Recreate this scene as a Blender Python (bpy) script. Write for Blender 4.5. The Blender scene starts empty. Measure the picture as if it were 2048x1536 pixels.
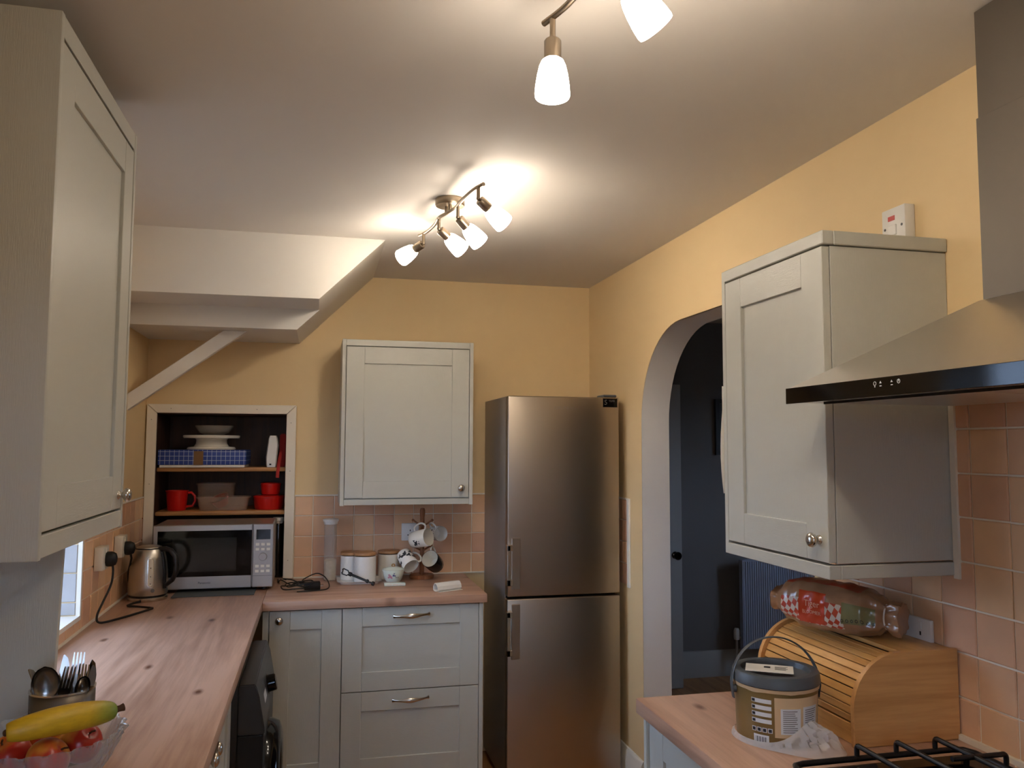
import bpy, bmesh, math, random
from mathutils import Vector, Matrix, noise
from mathutils.bvhtree import BVHTree
random.seed(7)
S = bpy.context.scene
C = S.collection
PI = math.pi

# ------------------------------------------------------------------ camera
XR, YB, H, XL = 1.4425, 4.273, 2.4415, -0.816
yw, pt, rl = math.radians(13.248), math.radians(4.2897), math.radians(0.21)
fw = Vector((math.sin(yw)*math.cos(pt), math.cos(yw)*math.cos(pt), math.sin(pt)))
rt = Vector((math.cos(yw), -math.sin(yw), 0)); up = rt.cross(fw)
r2 = rt*math.cos(rl)+up*math.sin(rl); u2 = up*math.cos(rl)-rt*math.sin(rl)
cd = bpy.data.cameras.new('camera'); cam = bpy.data.objects.new('camera', cd); C.objects.link(cam)
cd.sensor_width = 36; cd.lens = 1639.05*36/2048; cd.clip_start = 0.02
cam.matrix_world = Matrix(((r2.x, u2.x, -fw.x, 0), (r2.y, u2.y, -fw.y, 0), (r2.z, u2.z, -fw.z, 1.5712), (0, 0, 0, 1)))
S.camera = cam

# ------------------------------------------------------------------ daylight, exposure
SKY_STRENGTH = 2.7
W_ = bpy.data.worlds.new('sky'); S.world = W_; W_.use_nodes = True
wn = W_.node_tree.nodes; wl = W_.node_tree.links; bg = wn['Background']; bg.inputs[1].default_value = SKY_STRENGTH
wtc = wn.new('ShaderNodeTexCoord'); wsx = wn.new('ShaderNodeSeparateXYZ'); wcr = wn.new('ShaderNodeValToRGB')   # overcast sky above the horizon, dark garden below
wcr.color_ramp.elements[0].position = .48; wcr.color_ramp.elements[0].color = (.05, .055, .05, 1)
wcr.color_ramp.elements[1].position = .53; wcr.color_ramp.elements[1].color = (.50, .69, 1.03, 1)
wmr = wn.new('ShaderNodeMapRange'); wmr.inputs[1].default_value = -1; wmr.inputs[2].default_value = 1
wl.new(wtc.outputs['Generated'], wsx.inputs[0]); wl.new(wsx.outputs['Z'], wmr.inputs[0]); wl.new(wmr.outputs[0], wcr.inputs[0]); wl.new(wcr.outputs[0], bg.inputs[0])
S.view_settings.view_transform = 'Standard'; S.view_settings.look = 'None'
S.view_settings.gamma = 1.0; S.view_settings.use_curve_mapping = False
S.view_settings.exposure = 1.68
LAMP_STRENGTH = (12.5, 13.5)   # nearer and farther ceiling light
def portal(name, loc, rot, sx, sy):
    l = bpy.data.lights.new(name, 'AREA'); l.shape = 'RECTANGLE'; l.size = sx; l.size_y = sy; l.cycles.is_portal = True
    o = bpy.data.objects.new(name, l); o.location = loc; o.rotation_euler = rot; C.objects.link(o)
portal('window_portal', (-1.06, 2.735, 1.5), (0, -PI/2, 0), 1.07, 0.96)

portal('added_door_portal', (-.2, -1.12, 1.1), (PI/2, 0, 0), .8, 2.0)  # portal for the rear door added as fill daylight
portal('added_window_portal', (4.31, 3.6, 1.55), (0, PI/2, 0), .9, .8)  # portal for the added hall window
# ------------------------------------------------------------------ materials
MATS = {}
def newmat(name):
    m = bpy.data.materials.new(name); m.use_nodes = True; MATS[name] = m
    return m, m.node_tree.nodes, m.node_tree.links, m.node_tree.nodes['Principled BSDF']
def lin(h):
    h = h.lstrip('#'); c = [int(h[i:i+2], 16)/255 for i in (0, 2, 4)]
    return tuple((x/12.92 if x <= .04045 else ((x+.055)/1.055)**2.4) for x in c)+(1,)
def simple(name, col, rough=.5, metal=0, bump=0, bscale=200, var=0, vscale=8, coat=0, trans=0, ior=1.45, alpha=1, objrand=0, stretch=(1, 1, 1), spec=.5):
    m, N, L, b = newmat(name)
    col = lin(col) if isinstance(col, str) else col
    b.inputs['Base Color'].default_value = col; b.inputs['Roughness'].default_value = rough; b.inputs['Metallic'].default_value = metal
    b.inputs['Coat Weight'].default_value = coat; b.inputs['Transmission Weight'].default_value = trans; b.inputs['IOR'].default_value = ior
    b.inputs['Alpha'].default_value = alpha; b.inputs['Specular IOR Level'].default_value = spec
    tc = N.new('ShaderNodeTexCoord'); mp = N.new('ShaderNodeMapping'); mp.inputs['Scale'].default_value = stretch
    L.new(tc.outputs['Object'], mp.inputs['Vector'])
    if var or objrand:
        hsv = N.new('ShaderNodeHueSaturation'); hsv.inputs['Color'].default_value = col
        src = None
        if var:
            nz = N.new('ShaderNodeTexNoise'); nz.inputs['Scale'].default_value = vscale; nz.inputs['Detail'].default_value = 5
            L.new(mp.outputs[0], nz.inputs['Vector'])
            mr = N.new('ShaderNodeMapRange'); mr.inputs[1].default_value = .25; mr.inputs[2].default_value = .75
            mr.inputs[3].default_value = 1-var; mr.inputs[4].default_value = 1+var
            L.new(nz.outputs['Fac'], mr.inputs[0]); src = mr.outputs[0]
        if objrand:
            oi = N.new('ShaderNodeObjectInfo'); m2 = N.new('ShaderNodeMapRange'); m2.inputs[3].default_value = 1-objrand; m2.inputs[4].default_value = 1+objrand
            L.new(oi.outputs['Random'], m2.inputs[0])
            m3 = N.new('ShaderNodeMapRange'); m3.inputs[3].default_value = .49; m3.inputs[4].default_value = .508
            L.new(oi.outputs['Random'], m3.inputs[0]); L.new(m3.outputs[0], hsv.inputs['Hue'])
            if src:
                mu = N.new('ShaderNodeMath'); mu.operation = 'MULTIPLY'; L.new(src, mu.inputs[0]); L.new(m2.outputs[0], mu.inputs[1]); src = mu.outputs[0]
            else: src = m2.outputs[0]
        L.new(src, hsv.inputs['Value']); L.new(hsv.outputs[0], b.inputs['Base Color'])
    if bump:
        nb = N.new('ShaderNodeTexNoise'); nb.inputs['Scale'].default_value = bscale; nb.inputs['Detail'].default_value = 4
        L.new(mp.outputs[0], nb.inputs['Vector'])
        bp = N.new('ShaderNodeBump'); bp.inputs['Strength'].default_value = bump; bp.inputs['Distance'].default_value = .002
        L.new(nb.outputs['Fac'], bp.inputs['Height']); L.new(bp.outputs[0], b.inputs['Normal'])
    return m
def wood(name, c1, c2, axis, scale=1.0, rough=.45, knots=0, coat=0, darkc=None, objrand=0):
    """grain runs along axis 0/1/2 (object space)"""
    m, N, L, b = newmat(name)
    tc = N.new('ShaderNodeTexCoord'); mp = N.new('ShaderNodeMapping')
    st = [9*scale]*3; st[axis] = .55*scale; mp.inputs['Scale'].default_value = st
    L.new(tc.outputs['Object'], mp.inputs['Vector'])
    vec = mp.outputs[0]
    if objrand:
        oi = N.new('ShaderNodeObjectInfo'); va = N.new('ShaderNodeVectorMath'); va.operation = 'ADD'
        ml = N.new('ShaderNodeMath'); ml.operation = 'MULTIPLY'; ml.inputs[1].default_value = 30; L.new(oi.outputs['Random'], ml.inputs[0])
        L.new(vec, va.inputs[0]); L.new(ml.outputs[0], va.inputs[1]); vec = va.outputs[0]
    n1 = N.new('ShaderNodeTexNoise'); n1.inputs['Scale'].default_value = 1.0; n1.inputs['Detail'].default_value = 6; n1.inputs['Roughness'].default_value = .6; n1.inputs['Distortion'].default_value = 1.2
    L.new(vec, n1.inputs['Vector'])
    n2 = N.new('ShaderNodeTexNoise'); n2.inputs['Scale'].default_value = 9; n2.inputs['Detail'].default_value = 3
    L.new(vec, n2.inputs['Vector'])
    mixf = N.new('ShaderNodeMath'); mixf.operation = 'MULTIPLY_ADD'; mixf.inputs[1].default_value = .35
    L.new(n2.outputs['Fac'], mixf.inputs[0]); L.new(n1.outputs['Fac'], mixf.inputs[2])
    cr = N.new('ShaderNodeValToRGB'); cr.color_ramp.elements[0].position = .46; cr.color_ramp.elements[1].position = .80
    cr.color_ramp.elements[0].color = lin(c2); cr.color_ramp.elements[1].color = lin(c1)
    L.new(mixf.outputs[0], cr.inputs[0])
    out = cr.outputs[0]
    if knots:
        mk = N.new('ShaderNodeMapping'); sk = [4.2]*3; sk[axis] = 1.9; mk.inputs['Scale'].default_value = sk
        L.new(tc.outputs['Object'], mk.inputs['Vector'])
        vo = N.new('ShaderNodeTexVoronoi'); vo.voronoi_dimensions = '2D'; vo.inputs['Scale'].default_value = knots; L.new(mk.outputs[0], vo.inputs['Vector'])
        kr = N.new('ShaderNodeValToRGB'); kr.color_ramp.elements[0].position = .015; kr.color_ramp.elements[1].position = .065
        kr.color_ramp.elements[0].color = lin(darkc); kr.color_ramp.elements[1].color = (1, 1, 1, 1)
        L.new(vo.outputs['Distance'], kr.inputs[0])
        mx = N.new('ShaderNodeMix'); mx.data_type = 'RGBA'; mx.blend_type = 'MULTIPLY'; mx.inputs[0].default_value = 1
        L.new(out, mx.inputs[6]); L.new(kr.outputs[0], mx.inputs[7]); out = mx.outputs[2]
    L.new(out, b.inputs['Base Color']); b.inputs['Roughness'].default_value = rough; b.inputs['Coat Weight'].default_value = coat
    bp = N.new('ShaderNodeBump'); bp.inputs['Strength'].default_value = .12; bp.inputs['Distance'].default_value = .001
    L.new(n2.outputs['Fac'], bp.inputs['Height']); L.new(bp.outputs[0], b.inputs['Normal'])
    return m
def emis(name, col, s, base=None):
    m, N, L, b = newmat(name)
    b.inputs['Emission Color'].default_value = col; b.inputs['Emission Strength'].default_value = s
    b.inputs['Base Color'].default_value = base or (.9, .9, .88, 1); b.inputs['Roughness'].default_value = .3
    return m

simple('wall_paint', '#E6CA9A', .6, bump=.05, bscale=60, var=.02, vscale=3)
simple('ceiling_paint', '#D9D2C9', .75, bump=.04, bscale=40)
simple('white_paint', '#DDD8D0', .5, bump=.04, bscale=60)
simple('reveal_paint', '#ECE8E4', .6, bump=.04, bscale=60)
simple('gloss_white', '#E6E1D6', .3)
simple('frame_wood', '#EFE5D3', .45, bump=.05, bscale=40, var=.04, vscale=6)
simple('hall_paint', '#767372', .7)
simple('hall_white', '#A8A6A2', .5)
simple('cab', '#BDBCB2', .38, bump=.22, bscale=60, stretch=(14, 14, .6))
simple('cab_h', '#BDBCB2', .38, bump=.22, bscale=60, stretch=(.6, .6, 14))
simple('gap', '#1A1613', .8)
simple('tile', '#DFB28C', .32, var=.05, vscale=14, objrand=.10, bump=.05, bscale=25)
simple('tile_pale', '#B4B2B2', .3, var=.03, vscale=14, objrand=.04)
simple('grout', '#F2E8D8', .85)
simple('tile_trim', '#EDE6DA', .35)
wood('oak_y', '#C6A088', '#966D55', 1, 1.0, .36, knots=.95, darkc='#8A6A58')
wood('oak_x', '#C6A088', '#966D55', 0, 1.0, .36, knots=.95, darkc='#8A6A58')
wood('bamboo_y', '#DAA560', '#B98242', 1, 2.2, .35, objrand=1)
wood('bamboo_x', '#D6A266', '#B9844C', 0, 1.6, .35)
wood('shelf_wood', '#C08A52', '#96653A', 0, 1.5, .45)
wood('dark_wood', '#4A2C1C', '#2E1A10', 2, 1.2, .55)
wood('floor_wood', '#C08A58', '#93602F', 1, .8, .4)
wood('tree_wood', '#A56A44', '#84502F', 2, 3, .4)
wood('lid_wood', '#B98A5E', '#94683F', 0, 4, .45)
simple('steel', '#DAD5CD', .3, 1, bump=.06, bscale=40, stretch=(1, 1, 30))
simple('steel_h', '#C4BEB5', .32, 1, bump=.06, bscale=40, stretch=(30, 30, 1))
simple('fridge_steel', '#AFA293', .34, 1, bump=.05, bscale=40, stretch=(1, 1, 40))
simple('fridge_side', '#A39B93', .42, .7)
simple('nickel', '#CFC9BF', .24, 1)
simple('nickel_brushed', '#9C8E7C', .34, 1, bump=.05, bscale=60, stretch=(1, 1, 12))
simple('cutlery_steel', '#9A9691', .18, 1)
simple('mw_silver', '#A39C96', .38, .75)
simple('black_plastic', '#121214', .35)
simple('black_gloss', '#060607', .08, spec=.3)
simple('steel_dull', '#7A7268', .45, .9, bump=.04, bscale=40, stretch=(1, 1, 30))
simple('mw_window', '#191A18', .12)
simple('wm_grey', '#3A3938', .32, .3)
simple('wm_dark', '#141414', .3)
simple('grey_plastic', '#4C5156', .42)
simple('white_plastic', '#E4E2DE', .35)
simple('ivory_plastic', '#DAD2C2', .35)
simple('red_lamp', '#C0231A', .3)
simple('red_plastic', '#C4160F', .3)
simple('red_fabric', '#A2201A', .7)
simple('ceramic', '#E8E2D4', .18, coat=.3)
simple('ceramic_blue', '#E6E3DE', .18, coat=.3)
simple('ceramic_mint', '#DCE6DA', .15, coat=.3)
simple('ceramic_black', '#0E1016', .2, coat=.3)
simple('print_dark', '#23252C', .4)
simple('print_pink', '#C98A9A', .4)
simple('print_blue', '#4A4F84', .4)
simple('print_white', '#D8D8D6', .5)
simple('print_dim', '#6E6A66', .5)
simple('gold', '#B07A2C', .3, 1)
simple('paper', '#E9E5DC', .7)
simple('cardboard_brown', '#7A5A3A', .7)
simple('mat_grey', '#4A4F50', .7)
simple('oats', '#D9C8A8', .9, bump=1, bscale=120, var=.15, vscale=90)
simple('jar_dark', '#17120E', .15, coat=.3)
simple('glass', '#FFFFFF', .0, trans=1, ior=1.47)
simple('glass_window', '#FFFFFF', .0, trans=1, ior=1.02)
def banana_mat():
    m, N, L, b = newmat('banana')
    tc = N.new('ShaderNodeTexCoord'); sx_ = N.new('ShaderNodeSeparateXYZ'); L.new(tc.outputs['Generated'], sx_.inputs[0])
    cr = N.new('ShaderNodeValToRGB'); e = cr.color_ramp.elements; e[0].position = .0; e[0].color = lin('#A98A1C'); e[1].position = 1; e[1].color = lin('#6F8A2A')
    for p_, c_ in ((.08, '#D9AE1E'), (.78, '#D9B022'), (.90, '#A8A02C')): q = e.new(p_); q.color = lin(c_)
    nz = N.new('ShaderNodeTexNoise'); nz.inputs['Scale'].default_value = 9; mx = N.new('ShaderNodeMix'); mx.data_type = 'RGBA'; mx.blend_type = 'MULTIPLY'; mx.inputs[0].default_value = .35
    L.new(sx_.outputs['X'], cr.inputs[0]); L.new(cr.outputs[0], mx.inputs[6]); L.new(nz.outputs['Fac'], mx.inputs[7]); L.new(mx.outputs[2], b.inputs['Base Color']); b.inputs['Roughness'].default_value = .45
banana_mat()
simple('banana_green', '#8E9A2A', .5)
simple('stem_brown', '#4A2E18', .8)
simple('rubber', '#0C0C0C', .5)
simple('skin_white', '#D6D0C6', .5)
simple('paint_gold', '#8C7446', .35, .35)
simple('paint_dried', '#D2B48C', .6, var=.05)
simple('label_white', '#D9DBDC', .45)
simple('rust_wood', '#9A4E26', .6)
simple('dark_frame', '#151313', .4)
simple('radiator', '#A6B2C6', .45)
simple('sealant', '#E8E0D0', .45)
emis('shade_glow_near', (1.0, .88, .74, 1), LAMP_STRENGTH[0])
emis('shade_glow', (1.0, .88, .74, 1), LAMP_STRENGTH[1])
emis('bulb_near', (1.0, .88, .74, 1), LAMP_STRENGTH[0]*4)
emis('bulb', (1.0, .88, .74, 1), LAMP_STRENGTH[1]*4)

def clear_plastic(name, col, a):
    m, N, L, b = newmat(name)
    tr = N.new('ShaderNodeBsdfTransparent'); tr.inputs[0].default_value = (.97, .97, .97, 1); mx = N.new('ShaderNodeMixShader'); mx.inputs[0].default_value = a
    b.inputs['Base Color'].default_value = lin(col); b.inputs['Roughness'].default_value = .18
    L.new(tr.outputs[0], mx.inputs[1]); L.new(b.outputs[0], mx.inputs[2]); L.new(mx.outputs[0], N['Material Output'].inputs[0])
clear_plastic('tub_plastic', '#B89A86', .38)
clear_plastic('jar_clear', '#D8CDC4', .22)
clear_plastic('film', '#F6F6FA', .36)
def bowl_glass():
    m, N, L, b = newmat('bowl_glass')
    tr = N.new('ShaderNodeBsdfTransparent'); tr.inputs[0].default_value = (.95, .96, .96, 1); mx = N.new('ShaderNodeMixShader')
    lw = N.new('ShaderNodeLayerWeight'); lw.inputs[0].default_value = .35; mr = N.new('ShaderNodeMapRange'); mr.inputs[3].default_value = .05; mr.inputs[4].default_value = .75
    b.inputs['Base Color'].default_value = lin('#C8CACA'); b.inputs['Roughness'].default_value = .05; b.inputs['Specular IOR Level'].default_value = .8
    L.new(lw.outputs['Facing'], mr.inputs[0]); L.new(mr.outputs[0], mx.inputs[0]); L.new(tr.outputs[0], mx.inputs[1]); L.new(b.outputs[0], mx.inputs[2]); L.new(mx.outputs[0], N['Material Output'].inputs[0])
bowl_glass()

def apple_mat():
    m, N, L, b = newmat('apple')
    tc = N.new('ShaderNodeTexCoord'); oi = N.new('ShaderNodeObjectInfo')
    va = N.new('ShaderNodeVectorMath'); va.operation = 'ADD'; ml = N.new('ShaderNodeMath'); ml.operation = 'MULTIPLY'; ml.inputs[1].default_value = 17
    L.new(oi.outputs['Random'], ml.inputs[0]); L.new(tc.outputs['Object'], va.inputs[0]); L.new(ml.outputs[0], va.inputs[1])
    nz = N.new('ShaderNodeTexNoise'); nz.inputs['Scale'].default_value = 14; nz.inputs['Detail'].default_value = 3; L.new(va.outputs[0], nz.inputs['Vector'])
    cr = N.new('ShaderNodeValToRGB'); e = cr.color_ramp.elements
    e[0].position = .38; e[0].color = lin('#D9A23C'); e[1].position = .56; e[1].color = lin('#B02A1A')
    L.new(nz.outputs['Fac'], cr.inputs[0]); L.new(cr.outputs[0], b.inputs['Base Color']); b.inputs['Roughness'].default_value = .28
apple_mat()
def check_mat():
    m, N, L, b = newmat('blue_check')
    tc = N.new('ShaderNodeTexCoord'); sx = N.new('ShaderNodeSeparateXYZ'); L.new(tc.outputs['Object'], sx.inputs[0])
    masks = []
    for ax in ('X', 'Y', 'Z'):
        md = N.new('ShaderNodeMath'); md.operation = 'PINGPONG'; md.inputs[1].default_value = .0108; L.new(sx.outputs[ax], md.inputs[0])
        lt = N.new('ShaderNodeMath'); lt.operation = 'LESS_THAN'; lt.inputs[1].default_value = .0009; L.new(md.outputs[0], lt.inputs[0]); masks.append(lt)
    a = N.new('ShaderNodeMath'); a.operation = 'MAXIMUM'; L.new(masks[0].outputs[0], a.inputs[0]); L.new(masks[2].outputs[0], a.inputs[1])
    mx = N.new('ShaderNodeMix'); mx.data_type = 'RGBA'; mx.inputs[6].default_value = lin('#1E3C8E'); mx.inputs[7].default_value = lin('#B9C4DC')
    L.new(a.outputs[0], mx.inputs[0]); L.new(mx.outputs[2], b.inputs['Base Color']); b.inputs['Roughness'].default_value = .5
check_mat()
def bag_mat():
    m, N, L, b = newmat('bread_bag')
    uv = N.new('ShaderNodeTexCoord'); sx = N.new('ShaderNodeSeparateXYZ'); L.new(uv.outputs['UV'], sx.inputs[0])
    def rng(sock, lo, hi):
        a = N.new('ShaderNodeMath'); a.operation = 'GREATER_THAN'; a.inputs[1].default_value = lo; L.new(sock, a.inputs[0])
        c = N.new('ShaderNodeMath'); c.operation = 'LESS_THAN'; c.inputs[1].default_value = hi; L.new(sock, c.inputs[0])
        d = N.new('ShaderNodeMath'); d.operation = 'MULTIPLY'; L.new(a.outputs[0], d.inputs[0]); L.new(c.outputs[0], d.inputs[1]); return d.outputs[0]
    def mul(p, q):
        d = N.new('ShaderNodeMath'); d.operation = 'MULTIPLY'; L.new(p, d.inputs[0]); L.new(q, d.inputs[1]); return d.outputs[0]
    u, v = sx.outputs['X'], sx.outputs['Y']
    nz = N.new('ShaderNodeTexNoise'); nz.inputs['Scale'].default_value = 30; L.new(uv.outputs['Object'], nz.inputs['Vector'])
    base = N.new('ShaderNodeMix'); base.data_type = 'RGBA'; base.inputs[6].default_value = lin('#B58A68'); base.inputs[7].default_value = lin('#8A6244')
    L.new(nz.outputs['Fac'], base.inputs[0]); cur = base.outputs[2]
    def lay(mask, col):
        nonlocal cur
        x = N.new('ShaderNodeMix'); x.data_type = 'RGBA'; x.inputs[7].default_value = lin(col); L.new(mask, x.inputs[0]); L.new(cur, x.inputs[6]); cur = x.outputs[2]
    mp = N.new('ShaderNodeMapping'); mp.inputs['Scale'].default_value = (26, 34, 1); mp.inputs['Rotation'].default_value = (0, 0, .5); L.new(uv.outputs['UV'], mp.inputs[0])
    ck = N.new('ShaderNodeTexChecker'); ck.inputs['Scale'].default_value = 1; L.new(mp.outputs[0], ck.inputs['Vector'])
    zone = mul(rng(u, .08, .62), rng(v, .53, .66))
    lay(zone, '#D8C8B8'); lay(mul(zone, ck.outputs['Fac']), '#C0452C')
    lay(mul(rng(u, .10, .72), rng(v, .80, .93)), '#A93A20')
    lay(mul(rng(u, .60, .84), rng(v, .58, .68)), '#7C7A52')
    L.new(cur, b.inputs['Base Color']); b.inputs['Roughness'].default_value = .28; b.inputs['Coat Weight'].default_value = .6; b.inputs['Coat Roughness'].default_value = .12
bag_mat()
simple('bag_red', '#C9421F', .3, coat=.4)
simple('bag_text', '#E9B79A', .4)

# ------------------------------------------------------------------ mesh helpers
ORG = {}
class MB:
    def __init__(s): s.bm = bmesh.new()
    def poly(s, pts, faces):
        vs = [s.bm.verts.new(p) for p in pts]
        for f in faces:
            try: s.bm.faces.new([vs[i] for i in f])
            except ValueError: pass
        return vs
    def box(s, x0, x1, y0, y1, z0, z1, bev=0, seg=1, M=None):
        if x0 > x1: x0, x1 = x1, x0
        if y0 > y1: y0, y1 = y1, y0
        if z0 > z1: z0, z1 = z1, z0
        p = [Vector((x, y, z)) for x in (x0, x1) for y in (y0, y1) for z in (z0, z1)]
        if M: p = [M(q) for q in p]
        vs = s.poly(p, [(0, 1, 3, 2), (4, 6, 7, 5), (0, 4, 5, 1), (2, 3, 7, 6), (0, 2, 6, 4), (1, 5, 7, 3)])
        if bev:
            es = list({e for v in vs for e in v.link_edges})
            bmesh.ops.bevel(s.bm, geom=es, offset=bev, segments=seg, affect='EDGES', profile=.5)
        return s
    def ring_loft(s, rings, caps=(True, True), close=True):
        vv = [[s.bm.verts.new(p) for p in r] for r in rings]
        n = len(vv[0])
        for a, b in zip(vv, vv[1:]):
            for i in range(n if close else n-1):
                j = (i+1) % n
                s.bm.faces.new((a[i], a[j], b[j], b[i]))
        if caps[0]: s.bm.faces.new(vv[0])
        if caps[1]: s.bm.faces.new(vv[-1])
        return vv
    def lathe(s, prof, seg=32, M=None, mod=None, caps=(False, False), c=(0, 0, 0)):
        rings = []
        for r, z in prof:
            ring = []
            for i in range(seg):
                a = 2*PI*i/seg; rr = max(r, 1e-5)*(mod(a, z) if mod else 1)
                q = Vector((c[0]+rr*math.cos(a), c[1]+rr*math.sin(a), c[2]+z)); ring.append(M @ q if M else q)
            rings.append(ring)
        s.ring_loft(rings, caps)
        bmesh.ops.remove_doubles(s.bm, verts=s.bm.verts, dist=2e-5)
        return s
    def tube(s, path, r, seg=10, flat=None, closed=False, caps=True, upv=None):
        path = [Vector(p) for p in path]; n = len(path); rings = []
        rr = r if isinstance(r, (list, tuple)) else [r]*n
        pu = Vector(upv) if upv else None
        for i, p in enumerate(path):
            t = (path[min(i+1, n-1)]-path[max(i-1, 0)]).normalized()
            if pu is None: pu = Vector((0, 0, 1)) if abs(t.z) < .9 else Vector((1, 0, 0))
            a = (pu-t*pu.dot(t)).normalized(); b = t.cross(a); pu = a
            fl = flat if flat else (1, 1)
            rings.append([p+a*(rr[i]*fl[0]*math.cos(2*PI*k/seg))+b*(rr[i]*fl[1]*math.sin(2*PI*k/seg)) for k in range(seg)])
        s.ring_loft(rings, (caps, caps))
        return s
    def cyl(s, p0, p1, r0, r1=None, seg=20): return s.tube([p0, p1], [r0, r0 if r1 is None else r1], seg)
    def prism(s, pts, lo, hi, axis, bev=0, seg=1):
        """pts: 2D outline of the other two axes (in xyz order)"""
        def P(q, t):
            l = list(q); l.insert(axis, t); return Vector(l)
        vv = s.ring_loft([[P(q, lo) for q in pts], [P(q, hi) for q in pts]])
        if bev:
            es = list({e for r in vv for v in r for e in v.link_edges})
            bmesh.ops.bevel(s.bm, geom=es, offset=bev, segments=seg, affect='EDGES')
        return s
    def sphere(s, c, r, sc=(1, 1, 1), u=20, v=12):
        m = Matrix.Translation(c) @ Matrix.Diagonal((r*sc[0], r*sc[1], r*sc[2], 1))
        bmesh.ops.create_uvsphere(s.bm, u_segments=u, v_segments=v, radius=1, matrix=m); return s
    def xf(s, M): bmesh.ops.transform(s.bm, matrix=M, verts=s.bm.verts); return s
def finish(me, mat, smooth):
    me.materials.append(MATS[mat])
    if smooth:
        for p in me.polygons: p.use_smooth = True
        me.set_sharp_from_angle(angle=math.radians(smooth))
def obj(name, mb, mat, parent=None, smooth=35, label=None):
    bm = mb.bm
    bmesh.ops.recalc_face_normals(bm, faces=bm.faces)
    lo = Vector([min(v.co[i] for v in bm.verts) for i in range(3)]); hi = Vector([max(v.co[i] for v in bm.verts) for i in range(3)])
    org = Vector(((lo.x+hi.x)/2, (lo.y+hi.y)/2, lo.z))
    for v in bm.verts: v.co -= org
    me = bpy.data.meshes.new(name); bm.to_mesh(me); bm.free(); finish(me, mat, smooth)
    o = bpy.data.objects.new(name, me); C.objects.link(o)
    ORG[o] = org
    o.location = org-(ORG[parent] if parent else Vector())
    if parent: o.parent = parent
    if label: o['label'] = label
    return o
def tag(o, label, cat, group=None):
    o['label'] = label; o['category'] = cat
    if group: o['group'] = group
    return o
def struct(o, label=None):
    o['kind'] = 'structure'
    if label: o['label'] = label
    return o
def thing(name, label, cat, loc, rot=None, group=None, local=False):
    o = bpy.data.objects.new(name, None); C.objects.link(o); o.location = loc; o.empty_display_size = .05
    if rot: o.rotation_euler = rot
    ORG[o] = Vector() if local else Vector(loc)
    return tag(o, label, cat, group)
def box(name, dims, mat, parent=None, bev=0, seg=1, label=None): return obj(name, MB().box(*dims, bev=bev, seg=seg), mat, parent, label=label)
def text_bm(txt, size, M, extr=.0004, align='CENTER', sx=1):
    cu = bpy.data.curves.new('t', 'FONT'); cu.body = txt; cu.size = size; cu.align_x = align; cu.align_y = 'CENTER'; cu.extrude = extr; cu.resolution_u = 3
    t = bpy.data.objects.new('t', cu); C.objects.link(t)
    dg = bpy.context.evaluated_depsgraph_get(); me = bpy.data.meshes.new_from_object(t.evaluated_get(dg))
    C.objects.unlink(t); bpy.data.objects.remove(t)
    mb = MB(); mb.bm.from_mesh(me); bpy.data.meshes.remove(me)
    bmesh.ops.scale(mb.bm, vec=(sx, 1, 1), verts=mb.bm.verts)
    mb.xf(M); return mb
def basis(o, u, v, n):
    u, v, n, o = Vector(u), Vector(v), Vector(n), Vector(o)
    return Matrix(((u.x, v.x, n.x, o.x), (u.y, v.y, n.y, o.y), (u.z, v.z, n.z, o.z), (0, 0, 0, 1)))
def align(p0, d, face=(0, -1, 0)):
    """matrix: local +Z -> d, local +Y -> roughly face"""
    d = Vector(d).normalized(); f = Vector(face); f = (f-d*f.dot(d)).normalized(); x = f.cross(d)
    return basis(p0, x, f, d)

# ------------------------------------------------------------------ room shell
struct(box('floor', (-1.3, 4.3, -1.3, 5.5, -.1, 0), 'floor_wood'))
struct(box('ceiling', (-1.3, 4.3, -1.3, 5.5, H, H+.1), 'ceiling_paint'))
# back wall with the cupboard recess (x -0.775..-0.14, z 0.91..1.735)
mb = MB()
CX0, CX1, CZ1 = -.782, -.138, 1.738
mb.box(XL-.2, CX0, YB, YB+.1, 0, H); mb.box(CX1, XR, YB, YB+.1, 0, H)
mb.box(CX0, CX1, YB, YB+.1, CZ1, H); mb.box(CX0, CX1, YB, YB+.1, 0, .872)
mb.box(CX0-.1, CX1+.1, YB+.40, YB+.45, 0, H); mb.box(CX0-.1, CX0, YB+.1, YB+.40, 0, H); mb.box(CX1, CX1+.1, YB+.1, YB+.40, 0, H); mb.box(CX0, CX1, YB+.1, YB+.40, CZ1, H); mb.box(CX0, CX1, YB+.1, YB+.40, 0, .872)
wall_back = struct(obj('wall_back', mb, 'wall_paint'))
# left wall with the window opening
WY0, WY1, WZ0, WZ1 = 2.26, 3.217, .963, 2.03
mb = MB()
mb.box(XL-.25, XL, -1.3, WY0, 0, H); mb.box(XL-.25, XL, WY1, YB, 0, H); mb.box(XL-.25, XL, WY0, WY1, 0, WZ0); mb.box(XL-.25, XL, WY0, WY1, WZ1, H)
wall_left = struct(obj('wall_left', mb, 'wall_paint'))
mb = MB(); mb.box(-1.3, -.6, -1.1, -1.0, 0, H); mb.box(.2, 4.3, -1.1, -1.0, 0, H); mb.box(-.6, .2, -1.1, -1.0, 2.05, H); mb.box(-.6, .2, -1.1, -1.0, 0, .04)
struct(obj('wall_front', mb, 'wall_paint'))
added_door = struct(box('door_added', (-.6, .2, -1.07, -1.03, .04, .95), 'gloss_white'), 'added half-glazed door behind the viewpoint for fill daylight')  # unseen door added to bring fill daylight in from behind the camera
for d in ((-.6, -.5, .95, 2.05), (.1, .2, .95, 2.05), (-.5, .1, 1.95, 2.05)): box('frame_bar', (d[0], d[1], -1.07, -1.03, d[2], d[3]), 'gloss_white', added_door)
box('pane', (-.5, .1, -1.052, -1.048, .95, 1.95), 'glass_window', added_door)
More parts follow.
